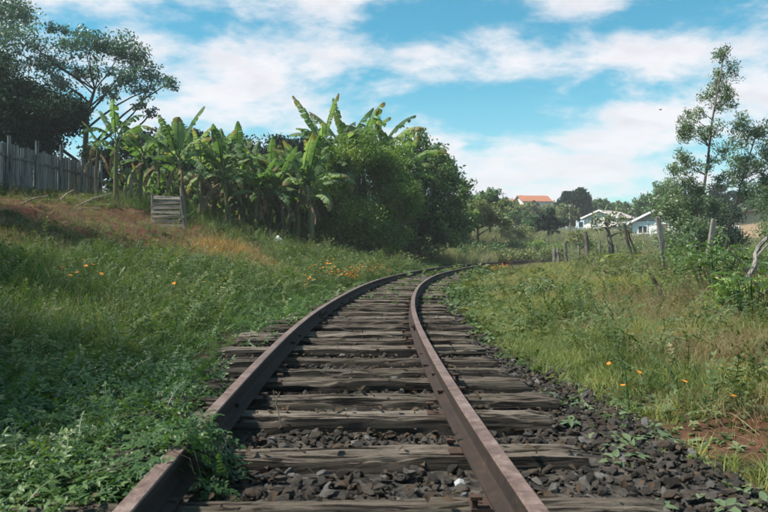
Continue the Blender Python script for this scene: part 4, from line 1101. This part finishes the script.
# slatted gate
g0 = gx(167, 26.0); gate = empty('slatted_gate', g0)
tag(gate, 'small grey slatted wooden gate standing before the banana plants', 'gate')
for k in range(7):
    b = MB(); w = .52 - .008 * k; w *= random.uniform(.94, 1.04); b.box((-w, -.012, -.058), (w, .012, .058), 0, .016)
    o = b.build('slat', M_PALLET, gate); o.location = (random.uniform(-.03, .03), random.uniform(-.01, .01), .16 + k * .165); o.rotation_euler = (0, random.uniform(-.06, .06), 0)
for (x0, x1, h, wd) in ((-.52, -.5, 1.25, .06), (.50, .62, 1.55, .075)):
    b = MB(); b.tube([(x1 if x0 > 0 else x0, .07, -.25), (x0, .07, h)], [wd, wd * .85], 7, True, 0, .08); b.build('post', M_POST, gate)
b = MB(); b.tube([(.64, -.06, -.15), (.50, -.05, 1.2)], [.05, .045], 6, True, 0, .08); b.build('brace', M_POST, gate)

# dry poles lying on the bank
for i, (a, c, Y, r0, lab) in enumerate([((76, 214), (112, 193), 24, .028, 'long pale dry pole leaning up the bank below the fence end'),
                                        ((60, 200), (74, 190), 23, .03, 'short pale stick on the bank under the board fence'),
                                        ((66, 222), (100, 208), 22.5, .018, 'thin dry stalk lying on the earth bank'),
                                        ((20, 205), (48, 196), 20, .03, 'pale broken branch in the grass under the board fence')]):
    p, q = at(*a, Y), at(*c, Y + .8); p.z = max(p.z, hz(p.x, p.y) + .03); q.z = max(q.z, hz(q.x, q.y) + .05)
    b = MB(); m_ = (p + q) / 2 + Vector((0, 0, .05)); b.tube([Vector((0, 0, 0)), m_ - p, q - p], [r0, r0 * .9, r0 * .6], 6, True, 0, .1)
    tag(b.build('dry_pole', M_STICK, None, p), lab, 'dry pole')
for i, (px, ty, by_, Y) in enumerate([(97, 166, 214, 27.5), (132, 172, 222, 28.5), (126, 175, 222, 29)]):
    p = gx(px, Y); tz = at(px, ty, Y).z - p.z
    b = MB(); b.tube([(0, 0, -.2), (random.uniform(-.05, .05), 0, tz * .5), (random.uniform(-.1, .1), 0, tz)], [.045, .04, .03], 7, True, 0, .1)
    tag(b.build('stake', M_POST, None, p), ['thin grey stake right at the end of the board fence', 'thin stake under the yellowing banana plant', 'thin stake under the yellowing banana plant'][i], 'stake', 'stakes under the banana plants' if i else None)

# white sack by the banana stems
p = gx(281, 31.0); bm = bmesh.new(); bmesh.ops.create_icosphere(bm, subdivisions=3, radius=1.0)
for v in bm.verts:
    n_ = float(fbm(np.array([v.co.x * 2 + 9]), np.array([v.co.y * 2 + v.co.z * 1.7]), 1.3, 3)[0]) - .5
    v.co = v.co * (1 + .5 * n_); v.co.z = max(-.75, v.co.z); v.co.x *= .17; v.co.y *= .13; v.co.z *= .20
    if v.co.z > .1: v.co.x *= .55; v.co.y *= .55
me = bpy.data.meshes.new('sack'); bm.to_mesh(me); bm.free(); me.materials.append(flat_mat('white_plastic', (.62, .66, .68), .45, .2, 8))
o = obj('plastic_sack', me, None, p + Vector((0, -.9, .32))); tag(o, 'small white plastic sack among the banana stems', 'sack'); o.location.z = hz(o.location.x, o.location.y) + .15

# ------------------------------------------------------------------ right fence: posts and stumps
def post(px, by_, tpx, ty, Y, r0, name, lab, cat, group=None, square=False, mat=M_POST, gnarl=.0, sides=8):
    p = gx(px, Y); q = at(tpx, ty, Y) - p; b = MB(); n = 7
    rr = random.Random(px)
    if square:
        u = q.normalized(); w = Vector((0, 1, 0)); s = u.cross(w)
        V = []
        for t, k in ((-.12, 1), (1, .85)):
            for a_, c_ in ((-1, -1), (1, -1), (1, 1), (-1, 1)): V.append(q * t + s * a_ * r0 * k + w * c_ * r0 * k)
        V[4] += q * -.03; V[6] += q * .015
        b.add(V, [(3, 2, 1, 0), (4, 5, 6, 7), (0, 1, 5, 4), (1, 2, 6, 5), (2, 3, 7, 6), (3, 0, 4, 7)])
    else:
        pts = [q * t + Vector((rr.uniform(-1, 1), rr.uniform(-1, 1), 0)) * gnarl * (1 if 0 < t < 1 else .3) for t in np.linspace(-.12, 1, n)]
        b.tube(pts, [r0 * (1.1 - .3 * t) * rr.uniform(1 - gnarl * 3, 1 + gnarl * 3) for t in np.linspace(0, 1, n)], sides, True, 0, .1)
    o = b.build(name, mat, None, p, False); tag(o, lab, cat, group); return o, p, q
post(667, 272, 658, 217, 18.5, .055, 'fence_post', 'straight square grey fence post left of the slender tree', 'fence post', None, True)
post(705, 262, 714, 219, 19.0, .06, 'fence_post', 'grey fence post leaning right with a white capped top', 'fence post', None, True)
post(634, 266, 624, 224, 26, .055, 'fence_post', 'thin dark fence post leaning left beside the sprouting stump', 'fence post', None, False, M_BARK, .02)
post(640, 262, 628, 232, 27, .04, 'fence_post', 'thin brace pole leaning against the dark fence post', 'fence post', None, False, M_BARK, .02)
FP = 'short stakes of the far fence'
for (a, b_, c, e, Y, r0) in [(555, 258, 554, 247, 38, .10), (559, 259, 558, 249, 37, .07), (567, 258, 565, 243, 36, .09), (601, 258, 600, 240, 33, .05), (618, 258, 616, 244, 31, .045)]:
    post(a, b_, c, e, Y, r0, 'fence_stake', 'short weathered stake in the far fence line by the bend', 'fence stake', FP, False, M_POST, .02)
o, p, q = post(590, 258, 585, 232, 32, .12, 'tree_stump', 'gnarled thick grey stump with broken top in the far fence line', 'stump', None, False, M_BARKPALE, .05)
def sprouting(px, ty, Y, r0, lab, seed, per, R0, tilt):
    p = gx(px, Y); q = at(px + tilt, ty, Y)
    cl = [(q.x + a * R0, q.y + b_ * R0, q.z + c * R0, R0 * .7, R0 * .7, R0 * .6) for a, b_, c in ((0, 0, .3), (.9, .2, .1), (-.8, 0, 0), (.3, -.5, .6), (-.4, .3, .6), (1.3, 0, -.5))]
    return tree('sprouting_stump', lab, 'stump', p, [p, p + (q - p) * .5 + Vector((.06, 0, 0)), q], cl, T_OLIVE, seed, per, .16, .06, r0, M_BARKPALE, 8, .3, .3)
sprouting(612, 225, 29, .14, 'pale leaning stump with a tuft of leaves sprouting from its top', 800, 700, .50, -5)
sprouting(578, 240, 34, .10, 'short stump topped by a palm-like tuft of green leaves', 801, 700, .42, 0)
# leaning dead log and twig on the right bank
p = gx(735, 10.2); q = at(766, 236, 10.6)
b = MB(); rr = random.Random(5)
b.tube([(q - p) * t + Vector((rr.uniform(-.04, .04), rr.uniform(-.04, .04), rr.uniform(-.02, .02))) for t in np.linspace(-.08, 1, 9)], [.038, .042, .036, .04, .032, .036, .03, .032, .024], 8, True, 0, .14)
log = b.build('dead_log', M_POST, None, p); tag(log, 'grey dead branch leaning to the right out of the dry brush', 'dead branch')
for t, v, L in ((.45, (-.5, 0, .6), .45), (.7, (.5, .1, .5), .35), (.25, (-.7, .2, .35), .5)):
    b = MB(); v = Vector(v).normalized() * L; s0 = (q - p) * t; b.tube([s0, s0 + v * .5 + Vector((.02, 0, .02)), s0 + v], [.02, .014, .006], 5, True, 0, .1); b.build('twig', M_POST, log)
p = gx(664, 11.5); q = at(652, 275, 11.8) - p
b = MB(); b.tube([q * -.1, q * .5 + Vector((.02, 0, 0)), q], [.035, .03, .022], 7, True, 0, .12); tag(b.build('leaning_stick', M_BARK, None, p), 'short dark stick leaning left in the meadow before the square post', 'stick')

# dry brush tangle along the right fence
def brush_proto(seed):
    r = np.random.default_rng(seed); b = MB()
    for i in range(16):
        a = r.uniform(0, 6.28); p = np.array([r.normal() * .15, r.normal() * .15, 0]); e = r.uniform(.2, 1.3); pts = []
        for k in range(6):
            pts.append(Vector(p)); p = p + np.array([math.cos(a) * math.cos(e), math.sin(a) * math.cos(e), math.sin(e)]) * r.uniform(.09, .16); e -= r.uniform(.1, .55); a += r.normal() * .5
        b.tube(pts, list(np.linspace(.0035, .0012, 6)), 3, False)
    return b.mesh('brush', [G_DRY])
C_BRUSH = proto_collection('brush_tangle', [brush_proto(820 + i) for i in range(4)])
def acc(x, y, d):
    line = np.exp(-((d + 6.3 - (y - 16) * .03) / .8) ** 2) * sstep(y, 7, 9) * (1 - sstep(y, 24, 28))
    near = np.exp(-(((x - 5.0) / .9) ** 2 + ((y - 10) / 1.6) ** 2)) * .8
    return np.clip(line * .95 + near, 0, 1)
x, y = cover([(6.5, 14, 46), (14, 28, 40)], acc, 2.5)
put_cover('dry_brush', C_BRUSH, x, y, .85, 'tangled dry straw coloured brush along the right fence line', 'brush', .4)

# leafy clumps on the right bank
def plant_clump(name, lab, px, Y, rad, hgt, n, L, Wd, mat, seed, group=None):
    r = np.random.default_rng(seed); p = gx(px, Y); root = empty(name, p); tag(root, lab, 'plant', group)
    for i in range(n):
        V, F, rn, tt = [], [], [], []
        a = r.uniform(0, 6.28); ro = rad * math.sqrt(r.random()); h = hgt * r.uniform(.45, 1.0) * (1 - .3 * ro / rad)
        c = np.array([ro * math.cos(a), ro * math.sin(a), h])
        e = r.uniform(-.2, .5); a2 = a + r.normal() * .5
        leaf_shape(V, F, rn, tt, c, np.array([math.cos(a2) * math.cos(e), math.sin(a2) * math.cos(e), math.sin(e)]), np.array([0, 0, 1.]), L * r.uniform(.6, 1.15), Wd * r.uniform(.7, 1.1), r.random(), .15, .5)
        b = len(V); s0 = c * np.array([.35, .35, 0]); V += [s0 + np.array([-.004, 0, -.02]), s0 + np.array([.004, 0, -.02]), c + np.array([.003, 0, 0]), c + np.array([-.003, 0, 0])]
        F += [(b, b + 1, b + 2, b + 3)]; rn += [.3] * 4; tt += [0] * 4
        obj('leaf', mk('leaf', V, F, rn, tt, [mat]), root)
    return root
plant_clump('broad_leaf_plant', 'tall dark green broad leaved plant before the white capped post', 716, 11.5, .42, 1.15, 46, .26, .13, G_LUSH, 840)
plant_clump('broad_leaf_plant', 'leafy green plant at the foot of the leaning dead branch', 755, 8.2, .40, .75, 40, .22, .10, G_LUSH, 841)
plant_clump('broad_leaf_plant', 'leafy plant at the foot of the straight square post', 648, 16.5, .4, .3, 24, .28, .13, G_WEED, 842)
plant_clump('broad_leaf_plant', 'bright leafy plant near the sprouting stump', 622, 21, .6, .7, 36, .30, .13, G_MEAD, 843)
plant_clump('thistle', 'pale grey-green lobed weed with yellow bloom in the meadow near the bend', 538, 13.0, .42, .34, 34, .24, .11, G_GREY, 844)
plant_clump('thistle', 'pale grey-green weed on the red earth of the right bank', 700, 7.6, .28, .22, 20, .20, .09, G_GREY, 845)
plant_clump('thistle', 'pale silvery weed below the leaning dead branch', 722, 8.4, .26, .22, 18, .2, .09, G_GREY, 846)
plant_clump('thistle', 'small pale weed low on the grass right of the sleepers', 690, 6.2, .2, .15, 14, .16, .07, G_GREY, 847)
plant_clump('thistle', 'spreading pale weed at the ballast edge beside the rail bend', 452, 11, .4, .2, 26, .16, .07, G_GREY, 848)
plant_clump('low_weed', 'bluish green leaf clump on the ballast beside the nearest sleepers', 618, 3.5, .13, .05, 9, .085, .04, G_GREY, 849)
plant_clump('low_weed', 'green leaf clump at the grass edge of the nearest ballast', 668, 3.0, .13, .07, 12, .09, .045, G_WEED, 850)

# shrubs along the right fence and in the field
SR = np.random.default_rng(99)
for i, (px, Y, r0, m, lab) in enumerate([
    (610, 24, .55, T_OLIVE, 'yellowish shrub at the foot of the pale sprouting stump'), (645, 24, .4, T_MID, 'green shrub beside the thin dark fence post'),
    (684, 20.5, .3, T_BRIGHT, 'bright green shrub next to the straight square post'), (694, 20.5, .4, T_OLIVE, 'yellowish shrub between the two square posts'),
    (728, 15, .6, T_BRIGHT, 'bright green shrub behind the tall broad leaved plant'), (748, 13, .55, T_MID, 'mid green shrub behind the leaning dead branch'),
    (764, 9.0, .42, T_BRIGHT, 'bright shrub beyond the leaning dead branch at the meadow edge'), (630, 16.5, .42, T_OLIVE, 'low yellowish shrub on the meadow before the far fence'),
    (590, 26, .5, T_OLIVE, 'yellow green shrub before the thick grey stump')]):
    b0 = gx(px, Y); cl = [(b0.x + SR.normal() * r0 * .7, Y + SR.normal() * r0 * .5, b0.z + r0 * SR.uniform(.25, .95), r0 * .6, r0 * .6, r0 * .5) for k in range(9)]
    tree('shrub', lab, 'shrub', b0, [b0, b0 + Vector((0, 0, r0 * .6))], cl, m, 1500 + i, 2000, .085, .032, .018, None, 8, .3, .1)
for i, (px, Y, r0, m) in enumerate([(472, 47, .7, T_OLIVE), (488, 52, .8, T_MID), (500, 48, .7, T_OLIVE), (515, 56, .9, T_MID), (528, 50, .7, T_OLIVE), (540, 60, .9, T_BRIGHT), (455, 45, .7, T_MID), (556, 54, .8, T_OLIVE), (575, 62, .9, T_MID), (592, 56, .8, T_OLIVE), (622, 60, .9, T_OLIVE), (505, 64, 1.0, T_OLIVE), (640, 50, .8, T_MID)]):
    b0 = gx(px, Y); cl = [(b0.x + SR.normal() * r0 * .9, Y + SR.normal() * r0 * .6, b0.z + r0 * SR.uniform(.2, 1.0), r0 * .6, r0 * .6, r0 * .5) for k in range(8)]
    tree('field_shrub', {T_OLIVE: 'low yellowish shrub in the tall grass field beyond the bend', T_MID: 'low green shrub in the tall grass field beyond the bend', T_BRIGHT: 'bright green shrub in the tall grass field beyond the bend'}[m], 'shrub', b0, [b0, b0 + Vector((0, 0, r0 * .6))], cl, m, 1540 + i, 800, .2, .08, .03, None, 8, .3, .1, group='shrubs in the tall grass field', smalltw=1)

# orange wildflowers one can count
def flower(px, Y, seed, lab, group, r=.035, hh=.32, n=1):
    p = gx(px, Y); root = empty('wildflower', p); tag(root, lab, 'flower', group)
    g = np.random.default_rng(seed)
    V, F, rn, tt = [], [], [], []
    mb = MB(); mb.tube([(0, 0, -.02), (.01, .005, hh * .5), (.0, .01, hh)], [.0035, .003, .0025], 4, False)
    st = mb.build('stem', G_LUSH, root)
    flower_head(V, F, rn, tt, (0, .01, hh), r, 8, g.random()); obj('blossom', mk('blossom', V, F, rn, tt, [G_ORANGE]), root).rotation_euler = (g.uniform(.0, .5), g.normal() * .3, 0)
    V, F, rn, tt = [], [], [], []
    for k in range(3):
        a = g.uniform(0, 6.28); leaf_shape(V, F, rn, tt, np.array([0, 0, hh * (.2 + .18 * k)]), np.array([math.cos(a), math.sin(a), .5]), np.array([0, 0, 1.]), .09, .025, g.random())
    obj('leaf', mk('leaf', V, F, rn, tt, [G_LUSH]), root)
for i, (px, Y) in enumerate([(82, 10.2), (90, 10.0), (78, 9.6), (88, 9.4), (74, 9.0), (95, 9.2), (62, 8.2), (84, 8.8)]): flower(px, Y, 870 + i, 'orange wildflower in the dark grass of the left bank', 'orange flowers on the left bank', .03, .42)
for i, (px, Y) in enumerate([(176, 10.8), (181, 10.2), (200, 10.0), (172, 10.1)]): flower(px, Y, 880 + i, 'orange wildflower in the grass nearer the left rail', 'orange flowers near the left rail', .028, .36)
for i, (px, Y, h) in enumerate([(626, 4.4, .30), (628, 4.1, .24), (622, 4.8, .3)]): flower(px, Y, 890 + i, 'orange wildflower standing in the grass by the ballast', 'orange flowers by the ballast', .017, h * .75)
flower(678, 4.2, 895, 'single orange bloom at the edge of the bare patch', None, .02, .15)
flower(737, 3.9, 896, 'single small orange bloom low on the bare pinkish patch', None, .018, .09)
flower(540, 12.6, 897, 'yellow orange bloom over the pale thistle leaves', None, .05, .42)

# ------------------------------------------------------------------ creeper spilling over the left rail
r = np.random.default_rng(77)
vine0 = tpt(-3.35, .75, -.03); vroot = empty('creeping_vine', vine0); tag(vroot, 'green leafy creeper spilling over the left rail', 'creeper')
V, F, rn, tt = [], [], [], []; sb = MB()
def vput(p, az_, pitch, seed, sc):
    v, f, q, t = sprig(seed, .17, 6, .046, .021, .35)
    R3 = np.array(Euler((0, pitch, az_)).to_matrix()); a = (np.array(v) * sc) @ R3.T + np.array(p)
    b = len(V); V.extend(list(a)); F.extend([tuple(i + b for i in ff) for ff in f]); rn.extend(q); tt.extend(t)
for i in range(230):
    s = -3.30 + r.normal() * .26; d = .82 + abs(r.normal()) * -.0 + r.uniform(-.34, .32)
    w_ = math.exp(-((s + 3.28) / .28) ** 2)
    if d < GA + .06 and r.random() > w_: continue
    if d < GA - .05: continue
    h = .0 + .15 * math.exp(-((d - GA) / .16) ** 2) * (.55 + .45 * w_)
    p = tpt(s, d, h - .03 + r.uniform(0, .03)) - vine0
    vput(p, math.pi + r.normal() * 1.3, r.uniform(-.1, .5), 9000 + i, r.uniform(.5, .85))
for i in range(70):
    s = -3.30 + r.normal() * .10; vput(tpt(s, GA + r.uniform(-.05, .09), .10 + r.uniform(0, .02)) - vine0, r.uniform(0, 6.28), r.uniform(.0, .7), 9300 + i, r.uniform(.4, .7))
for i in range(60):       # hanging down the inner face on to the ballast
    s = -3.36 + r.normal() * .10; u = r.random(); d = GA - .04 - .05 * u - abs(r.normal()) * .02; h = .12 - .16 * u ** .8
    vput(tpt(s, d, h) - vine0, r.normal() * .7, 1.0 + r.normal() * .3, 9500 + i, r.uniform(.45, .75))
for i in range(16):       # spreading on the bed inside the rail
    s = -3.42 + r.normal() * .16; vput(tpt(s, GA - .09 - r.uniform(0, .08), -.05) - vine0, r.uniform(0, 6.28), r.uniform(-.2, .3), 9700 + i, r.uniform(.4, .65))
obj('foliage', mk('foliage', V, F, rn, tt, [G_CREEP]), vroot)
for i in range(7):
    s = -3.34 + r.normal() * .14
    sb.tube([tpt(s + r.normal() * .1, 1.0, -.04) - vine0, tpt(s, GA + .08, .10) - vine0, tpt(s, GA, .128) - vine0, tpt(s, GA - .06, .10) - vine0, tpt(s - .03, GA - .10, -.02) - vine0], [.002, .002, .002, .0018, .0014], 5, False)
sb.build('stem', M_BARK, vroot)

# small things on the track
b = MB(); p = tpt(3.45 - CY, .28, -.04)
b.tube([(0, 0, 0), (-.01, 0, .05), (-.025, .01, .10), (-.04, .01, .17)], [.004, .0035, .003, .002], 5); b.tube([(-.025, .01, .10), (-.02, .0, .14), (-.005, 0, .165)], [.0028, .002, .0015], 5)
tag(b.build('forked_twig', M_STICK, None, p), 'pale forked twig standing between two sleepers', 'twig')
b = MB(); p = tpt(2.52 - CY, -.42, -.02)
V = [(x_ * .5, y_ * .5, z_ * .9) for x_, y_, z_ in [(-.03, -.02, 0), (.0, -.024, .012), (.035, -.015, .004), (.032, .02, .016), (.0, .018, .022), (-.034, .022, .008)]]
b.add(V, [(0, 1, 4, 5), (1, 2, 3, 4)]); b.add([(v[0], v[1], v[2] - .002) for v in V], [(5, 4, 1, 0), (4, 3, 2, 1)])
tag(b.build('paper_scrap', flat_mat('paper', (.30, .31, .31), .8, .1), None, p), 'crumpled white paper scrap lying inside the right rail', 'paper scrap')

# ------------------------------------------------------------------ village
W_WHITE = flat_mat('white_wall', (.82, .81, .80), .8, .15, 1.2, .2, True)
W_BLUE = flat_mat('pale_blue_wall', (.52, .64, .72), .8, .15, 1.2, .2, True)
W_PINK = flat_mat('pinkish_wall', (.62, .55, .50), .8, .2, 1.2, .2, True)
W_TAN = flat_mat('tan_wall', (.58, .40, .26), .85, .2, 1.0, .2, True)
W_TILE = flat_mat('orange_tile', (.36, .135, .07), .85, .45, 3.5)
W_ROOF = flat_mat('grey_roof', (.26, .23, .22), .8, .3, 2.0)
W_ROOFP = flat_mat('pale_roof', (.45, .39, .37), .8, .2, 2.0)
W_DARK = flat_mat('dark_opening', (.03, .035, .04), .3, .2, 2.0)
W_WOOD = flat_mat('dark_timber', (.14, .11, .09), .8, .3, 2.0)
W_TIN = flat_mat('blue_tin', (.40, .56, .66), .5, .2, 2.0)
def house(name, label, loc, rz, w, d, h, rise, wall, roofm, over=.35, gwin=None, openings=(), gable_dark=False, mono=False):
    """gable end faces -Y; openings: (x, z, w, h, kind) on the -Y face"""
    root = empty(name, loc, rz); tag(root, label, 'house')
    b = MB(); x0, x1 = -w / 2, w / 2
    zr = h + rise
    if mono:
        V = [(x0, 0, -1), (x1, 0, -1), (x1, d, -1), (x0, d, -1), (x0, 0, h), (x1, 0, zr), (x1, d, zr), (x0, d, h)]
        b.add(V, [(0, 1, 5, 4), (1, 2, 6, 5), (2, 3, 7, 6), (3, 0, 4, 7)])
    else:
        V = [(x0, 0, -1), (x1, 0, -1), (x1, d, -1), (x0, d, -1), (x0, 0, h), (x1, 0, h), (x1, d, h), (x0, d, h), (0, 0, zr), (0, d, zr)]
        b.add(V, [(0, 1, 5, 8, 4), (1, 2, 6, 5), (2, 3, 7, 9, 6), (3, 0, 4, 7)])
    b.build('wall', wall, root)
    rb = MB(); t = .12
    def slab(a, c):   # a -> c along x,z
        V = []
        for y in (-over, d + over):
            V += [(a[0], y, a[1] + .01), (c[0], y, c[1] + .01), (c[0], y, c[1] + t), (a[0], y, a[1] + t)]
        rb.add(V, [(0, 1, 2, 3), (7, 6, 5, 4), (0, 4, 5, 1), (1, 5, 6, 2), (2, 6, 7, 3), (3, 7, 4, 0)])
    if mono: slab((x0 - over, h - over * rise / w), (x1 + over, zr + over * rise / w))
    else:
        sl = rise / (w / 2); slab((x0 - over, h - over * sl), (-.001, zr)); slab((.001, zr), (x1 + over, h - over * sl))
    rb.build('roof', roofm, root)
    if not mono:
        for sg in (-1, 1):
            f = MB(); a = sg * (w / 2 + over); sl = rise / (w / 2); zz = h - over * sl
            f.add([(a, -over - .06, zz - .08), (0.002 * sg, -over - .06, zr - .08), (.002 * sg, -over - .06, zr + .16), (a, -over - .06, zz + .16), (a, -over - .004, zz - .08), (0.002 * sg, -over - .004, zr - .08), (.002 * sg, -over - .004, zr + .16), (a, -over - .004, zz + .16)],
                  [(0, 1, 2, 3), (7, 6, 5, 4), (0, 4, 5, 1), (2, 6, 7, 3), (0, 3, 7, 4), (1, 5, 6, 2)]); f.build('barge_board', W_WHITE, root)
    if gable_dark:
        for k in range(5):
            z = h + .12 + k * rise * .16; ww = (w / 2) * (1 - (z - h + .08) / rise) - .15
            if ww > .15:
                q = MB(); q.box((-ww, -.05, z), (ww, -.004, z + rise * .09)); q.build('louvre', W_WOOD, root)
    for (x, z, ww, hh, kd) in openings:
        q = MB(); q.box((x - ww / 2, -.06, z), (x + ww / 2, -.02, z + hh)); f = q.build('door' if kd == 'door' else 'window', W_WOOD if kd == 'door' else W_DARK, root)
        q = MB()
        for (ax, az_, bx_, bz_) in ((-ww / 2 - .08, -.08 if kd != 'door' else 0, -ww / 2, hh + .08), (ww / 2, -.08 if kd != 'door' else 0, ww / 2 + .08, hh + .08), (-ww / 2, hh, ww / 2, hh + .08)): q.box((x + ax, -.09, z + az_), (x + bx_, -.003, z + bz_))
        if kd != 'door': q.box((x - .03, -.085, z), (x + .03, -.061, z + hh)); q.box((x - ww / 2 - .12, -.14, z - .16), (x + ww / 2 + .12, -.002, z - .081))
        q.build('frame', W_WHITE, f)
    return root
def hb(px, Y): p = gx(px, Y); return p
p = hb(600, 110); hs = house('white_house', 'white gabled house beside the big round dark tree', p, -.70, 5.0, 7, 1.95, 1.0, W_WHITE, W_ROOFP, .4, openings=[(-.9, .9, .9, .8, 'win'), (1.2, 0, .85, 1.8, 'door')])
b = MB(); b.box((-4.1, .6, -1), (-2.52, 5.5, 1.9)); b.build('side_wing', W_BLUE, hs); b = MB(); b.box((-4.25, .45, 1.905), (-2.53, 5.6, 2.08)); b.build('wing_roof', W_WHITE, hs)
q = MB(); q.box((-3.6, .53, .7), (-3.0, .595, 1.4)); f = q.build('window', W_DARK, hs)
p = hb(655, 82); house('gabled_house', 'pale house with louvred dark gable behind the straight square post', p, -.62, 5.0, 6, 1.75, 1.2, W_WHITE, W_ROOF, .45, gable_dark=True, openings=[(-1.3, .6, .9, .7, 'win'), (1.0, .0, .8, 1.5, 'door')])
p = hb(748, 72); house('tan_house', 'tan house with sloping brown roof seen beside the slender tree', p, -.45, 4.2, 5, 2.7, .55, W_TAN, W_WOOD, .45, mono=True, openings=[(-1.2, .9, .7, .7, 'win')])
p = hb(630, 100); house('low_house', 'low pale roofed shed between the white house and louvred house', p, .1, 3.2, 4, 1.0, .45, W_PINK, W_ROOFP, .3, openings=[(-.4, .3, .6, .5, 'win')])
p = hb(531, 104); house('tin_shed', 'small shed with pale blue tin roof among the hillside trees', p, .1, 3.0, 3.5, 1.6, .5, W_PINK, W_TIN, .3, openings=[(0, .5, .6, .7, 'win')])
p = hb(526, 205); p.z = at(524, 205, 205).z - 2.0; h1 = house('orange_roofed_house', 'house with lower orange tiled roof on the hilltop', p, 1.35, 7.5, 6.5, 2.2, 1.3, W_PINK, W_TILE, .5, openings=[(-1.5, .6, 1.0, .9, 'win'), (1.5, .6, 1.0, .9, 'win')])
p = hb(546, 200); p.z = at(546, 204, 200).z - 1.9; h2 = house('orange_roofed_house', 'house with larger brighter orange tiled roof on the hilltop', p, 1.70, 8.0, 7.5, 2.4, 1.6, W_PINK, W_TILE, .5, openings=[(-1.5, .6, 1.0, .9, 'win'), (1.5, .6, 1.0, .9, 'win')])
p = at(532.5, 204, 203); tk = MB(); tk.tube([(0, 0, -4), (0, 0, 1.25), (0, 0, 1.3)], [.75, .75, .8], 14); tk.tube([(0, 0, 1.31), (0, 0, 1.5)], [.8, .3], 14); tag(tk.build('water_tank', W_ROOF, None, p), 'grey water tank between the two orange roofs', 'water tank')
# low garden wall
p = hb(567, 104); gw = empty('garden_wall', p); tag(gw, 'low white garden wall left of the white house', 'wall')
b = MB(); b.box((-1.5, -.08, -.6), (1.4, .08, .75)); b.build('wall_panel', W_WHITE, gw); b = MB(); b.box((-1.55, -.12, .752), (1.45, .12, .82)); b.build('coping', W_ROOFP, gw)
for k in (-1.45, -.05, 1.35):
    b = MB(); b.box((k - .12, -.14, -.6), (k + .12, .14, .95)); b.build('pillar', W_WHITE, gw)
def pole(px, Y, ty, lab):
    p = hb(px, Y); H = at(px, ty, Y).z - p.z; root = empty('utility_pole', p); tag(root, lab, 'utility pole')
    b = MB(); b.tube([(0, 0, -.3), (0, 0, H)], [.12, .08], 8); b.build('pole', M_POST, root)
    b = MB(); b.box((-.7, -.14, H - .45), (.7, -.085, H - .33)); b.build('cross_arm', M_POST, root)
    for k in (-.6, 0, .6):
        b = MB(); b.tube([(k, -.11, H - .329), (k, -.11, H - .2)], [.05, .03], 6); b.build('insulator', W_WHITE, root)
pole(570, 100, 204, 'utility pole in front of the round dark tree')
pole(586.5, 122, 205, 'utility pole behind the white house')
pole(632, 112, 207, 'utility pole between the white house and the louvred house')
pole(503, 185, 192, 'utility pole on the hill left of the orange roofs')
pole(521, 210, 195, 'thin utility pole beside the lower orange roof')
# bird
b = MB(); p = at(660, 110, 45)
b.tube([(-.14, 0, 0), (-.08, 0, .01), (0, 0, .02), (.09, 0, .015), (.15, 0, .02), (.19, 0, .02)], [.012, .03, .045, .035, .026, .004], 7)
b.v = [tuple(c * .6 for c in v) for v in b.v]
bd = b.build('bird', flat_mat('bird_feather', (.03, .03, .03), .7, .1), None, p); tag(bd, 'tiny dark bird gliding left of the slender tree', 'bird')
for sg in (-1, 1):
    b = MB(); V = [tuple(.6 * c for c in v) for v in [(.07, sg * .03, .03), (-.05, sg * .03, .025), (-.03, sg * .2, .085), (.04, sg * .2, .09), (-.05, sg * .36, .06)]]
    b.add(V, [(0, 1, 2, 3), (3, 2, 4)]); b.add([(v[0], v[1], v[2] - .008) for v in V], [(3, 2, 1, 0), (4, 2, 3)]); b.build('wing', bd.data.materials[0], bd)

# ------------------------------------------------------------------ air
hb_ = MB(); hb_.box((-420, -30, -2.5), (420, 420, 34))
mh = bpy.data.materials.new('haze'); mh.use_nodes = True; mh.node_tree.nodes.clear(); B = NB(mh.node_tree)
pv = B.node('ShaderNodeVolumePrincipled'); pv.inputs['Color'].default_value = (.95, .96, 1, 1); pv.inputs['Density'].default_value = 0.0007
om = B.node('ShaderNodeOutputMaterial'); B.l.new(pv.outputs[0], om.inputs['Volume'])
hz_o = hb_.build('haze', mh); tag(hz_o, 'pale haze in the air over the track and village', 'haze', kind='stuff')
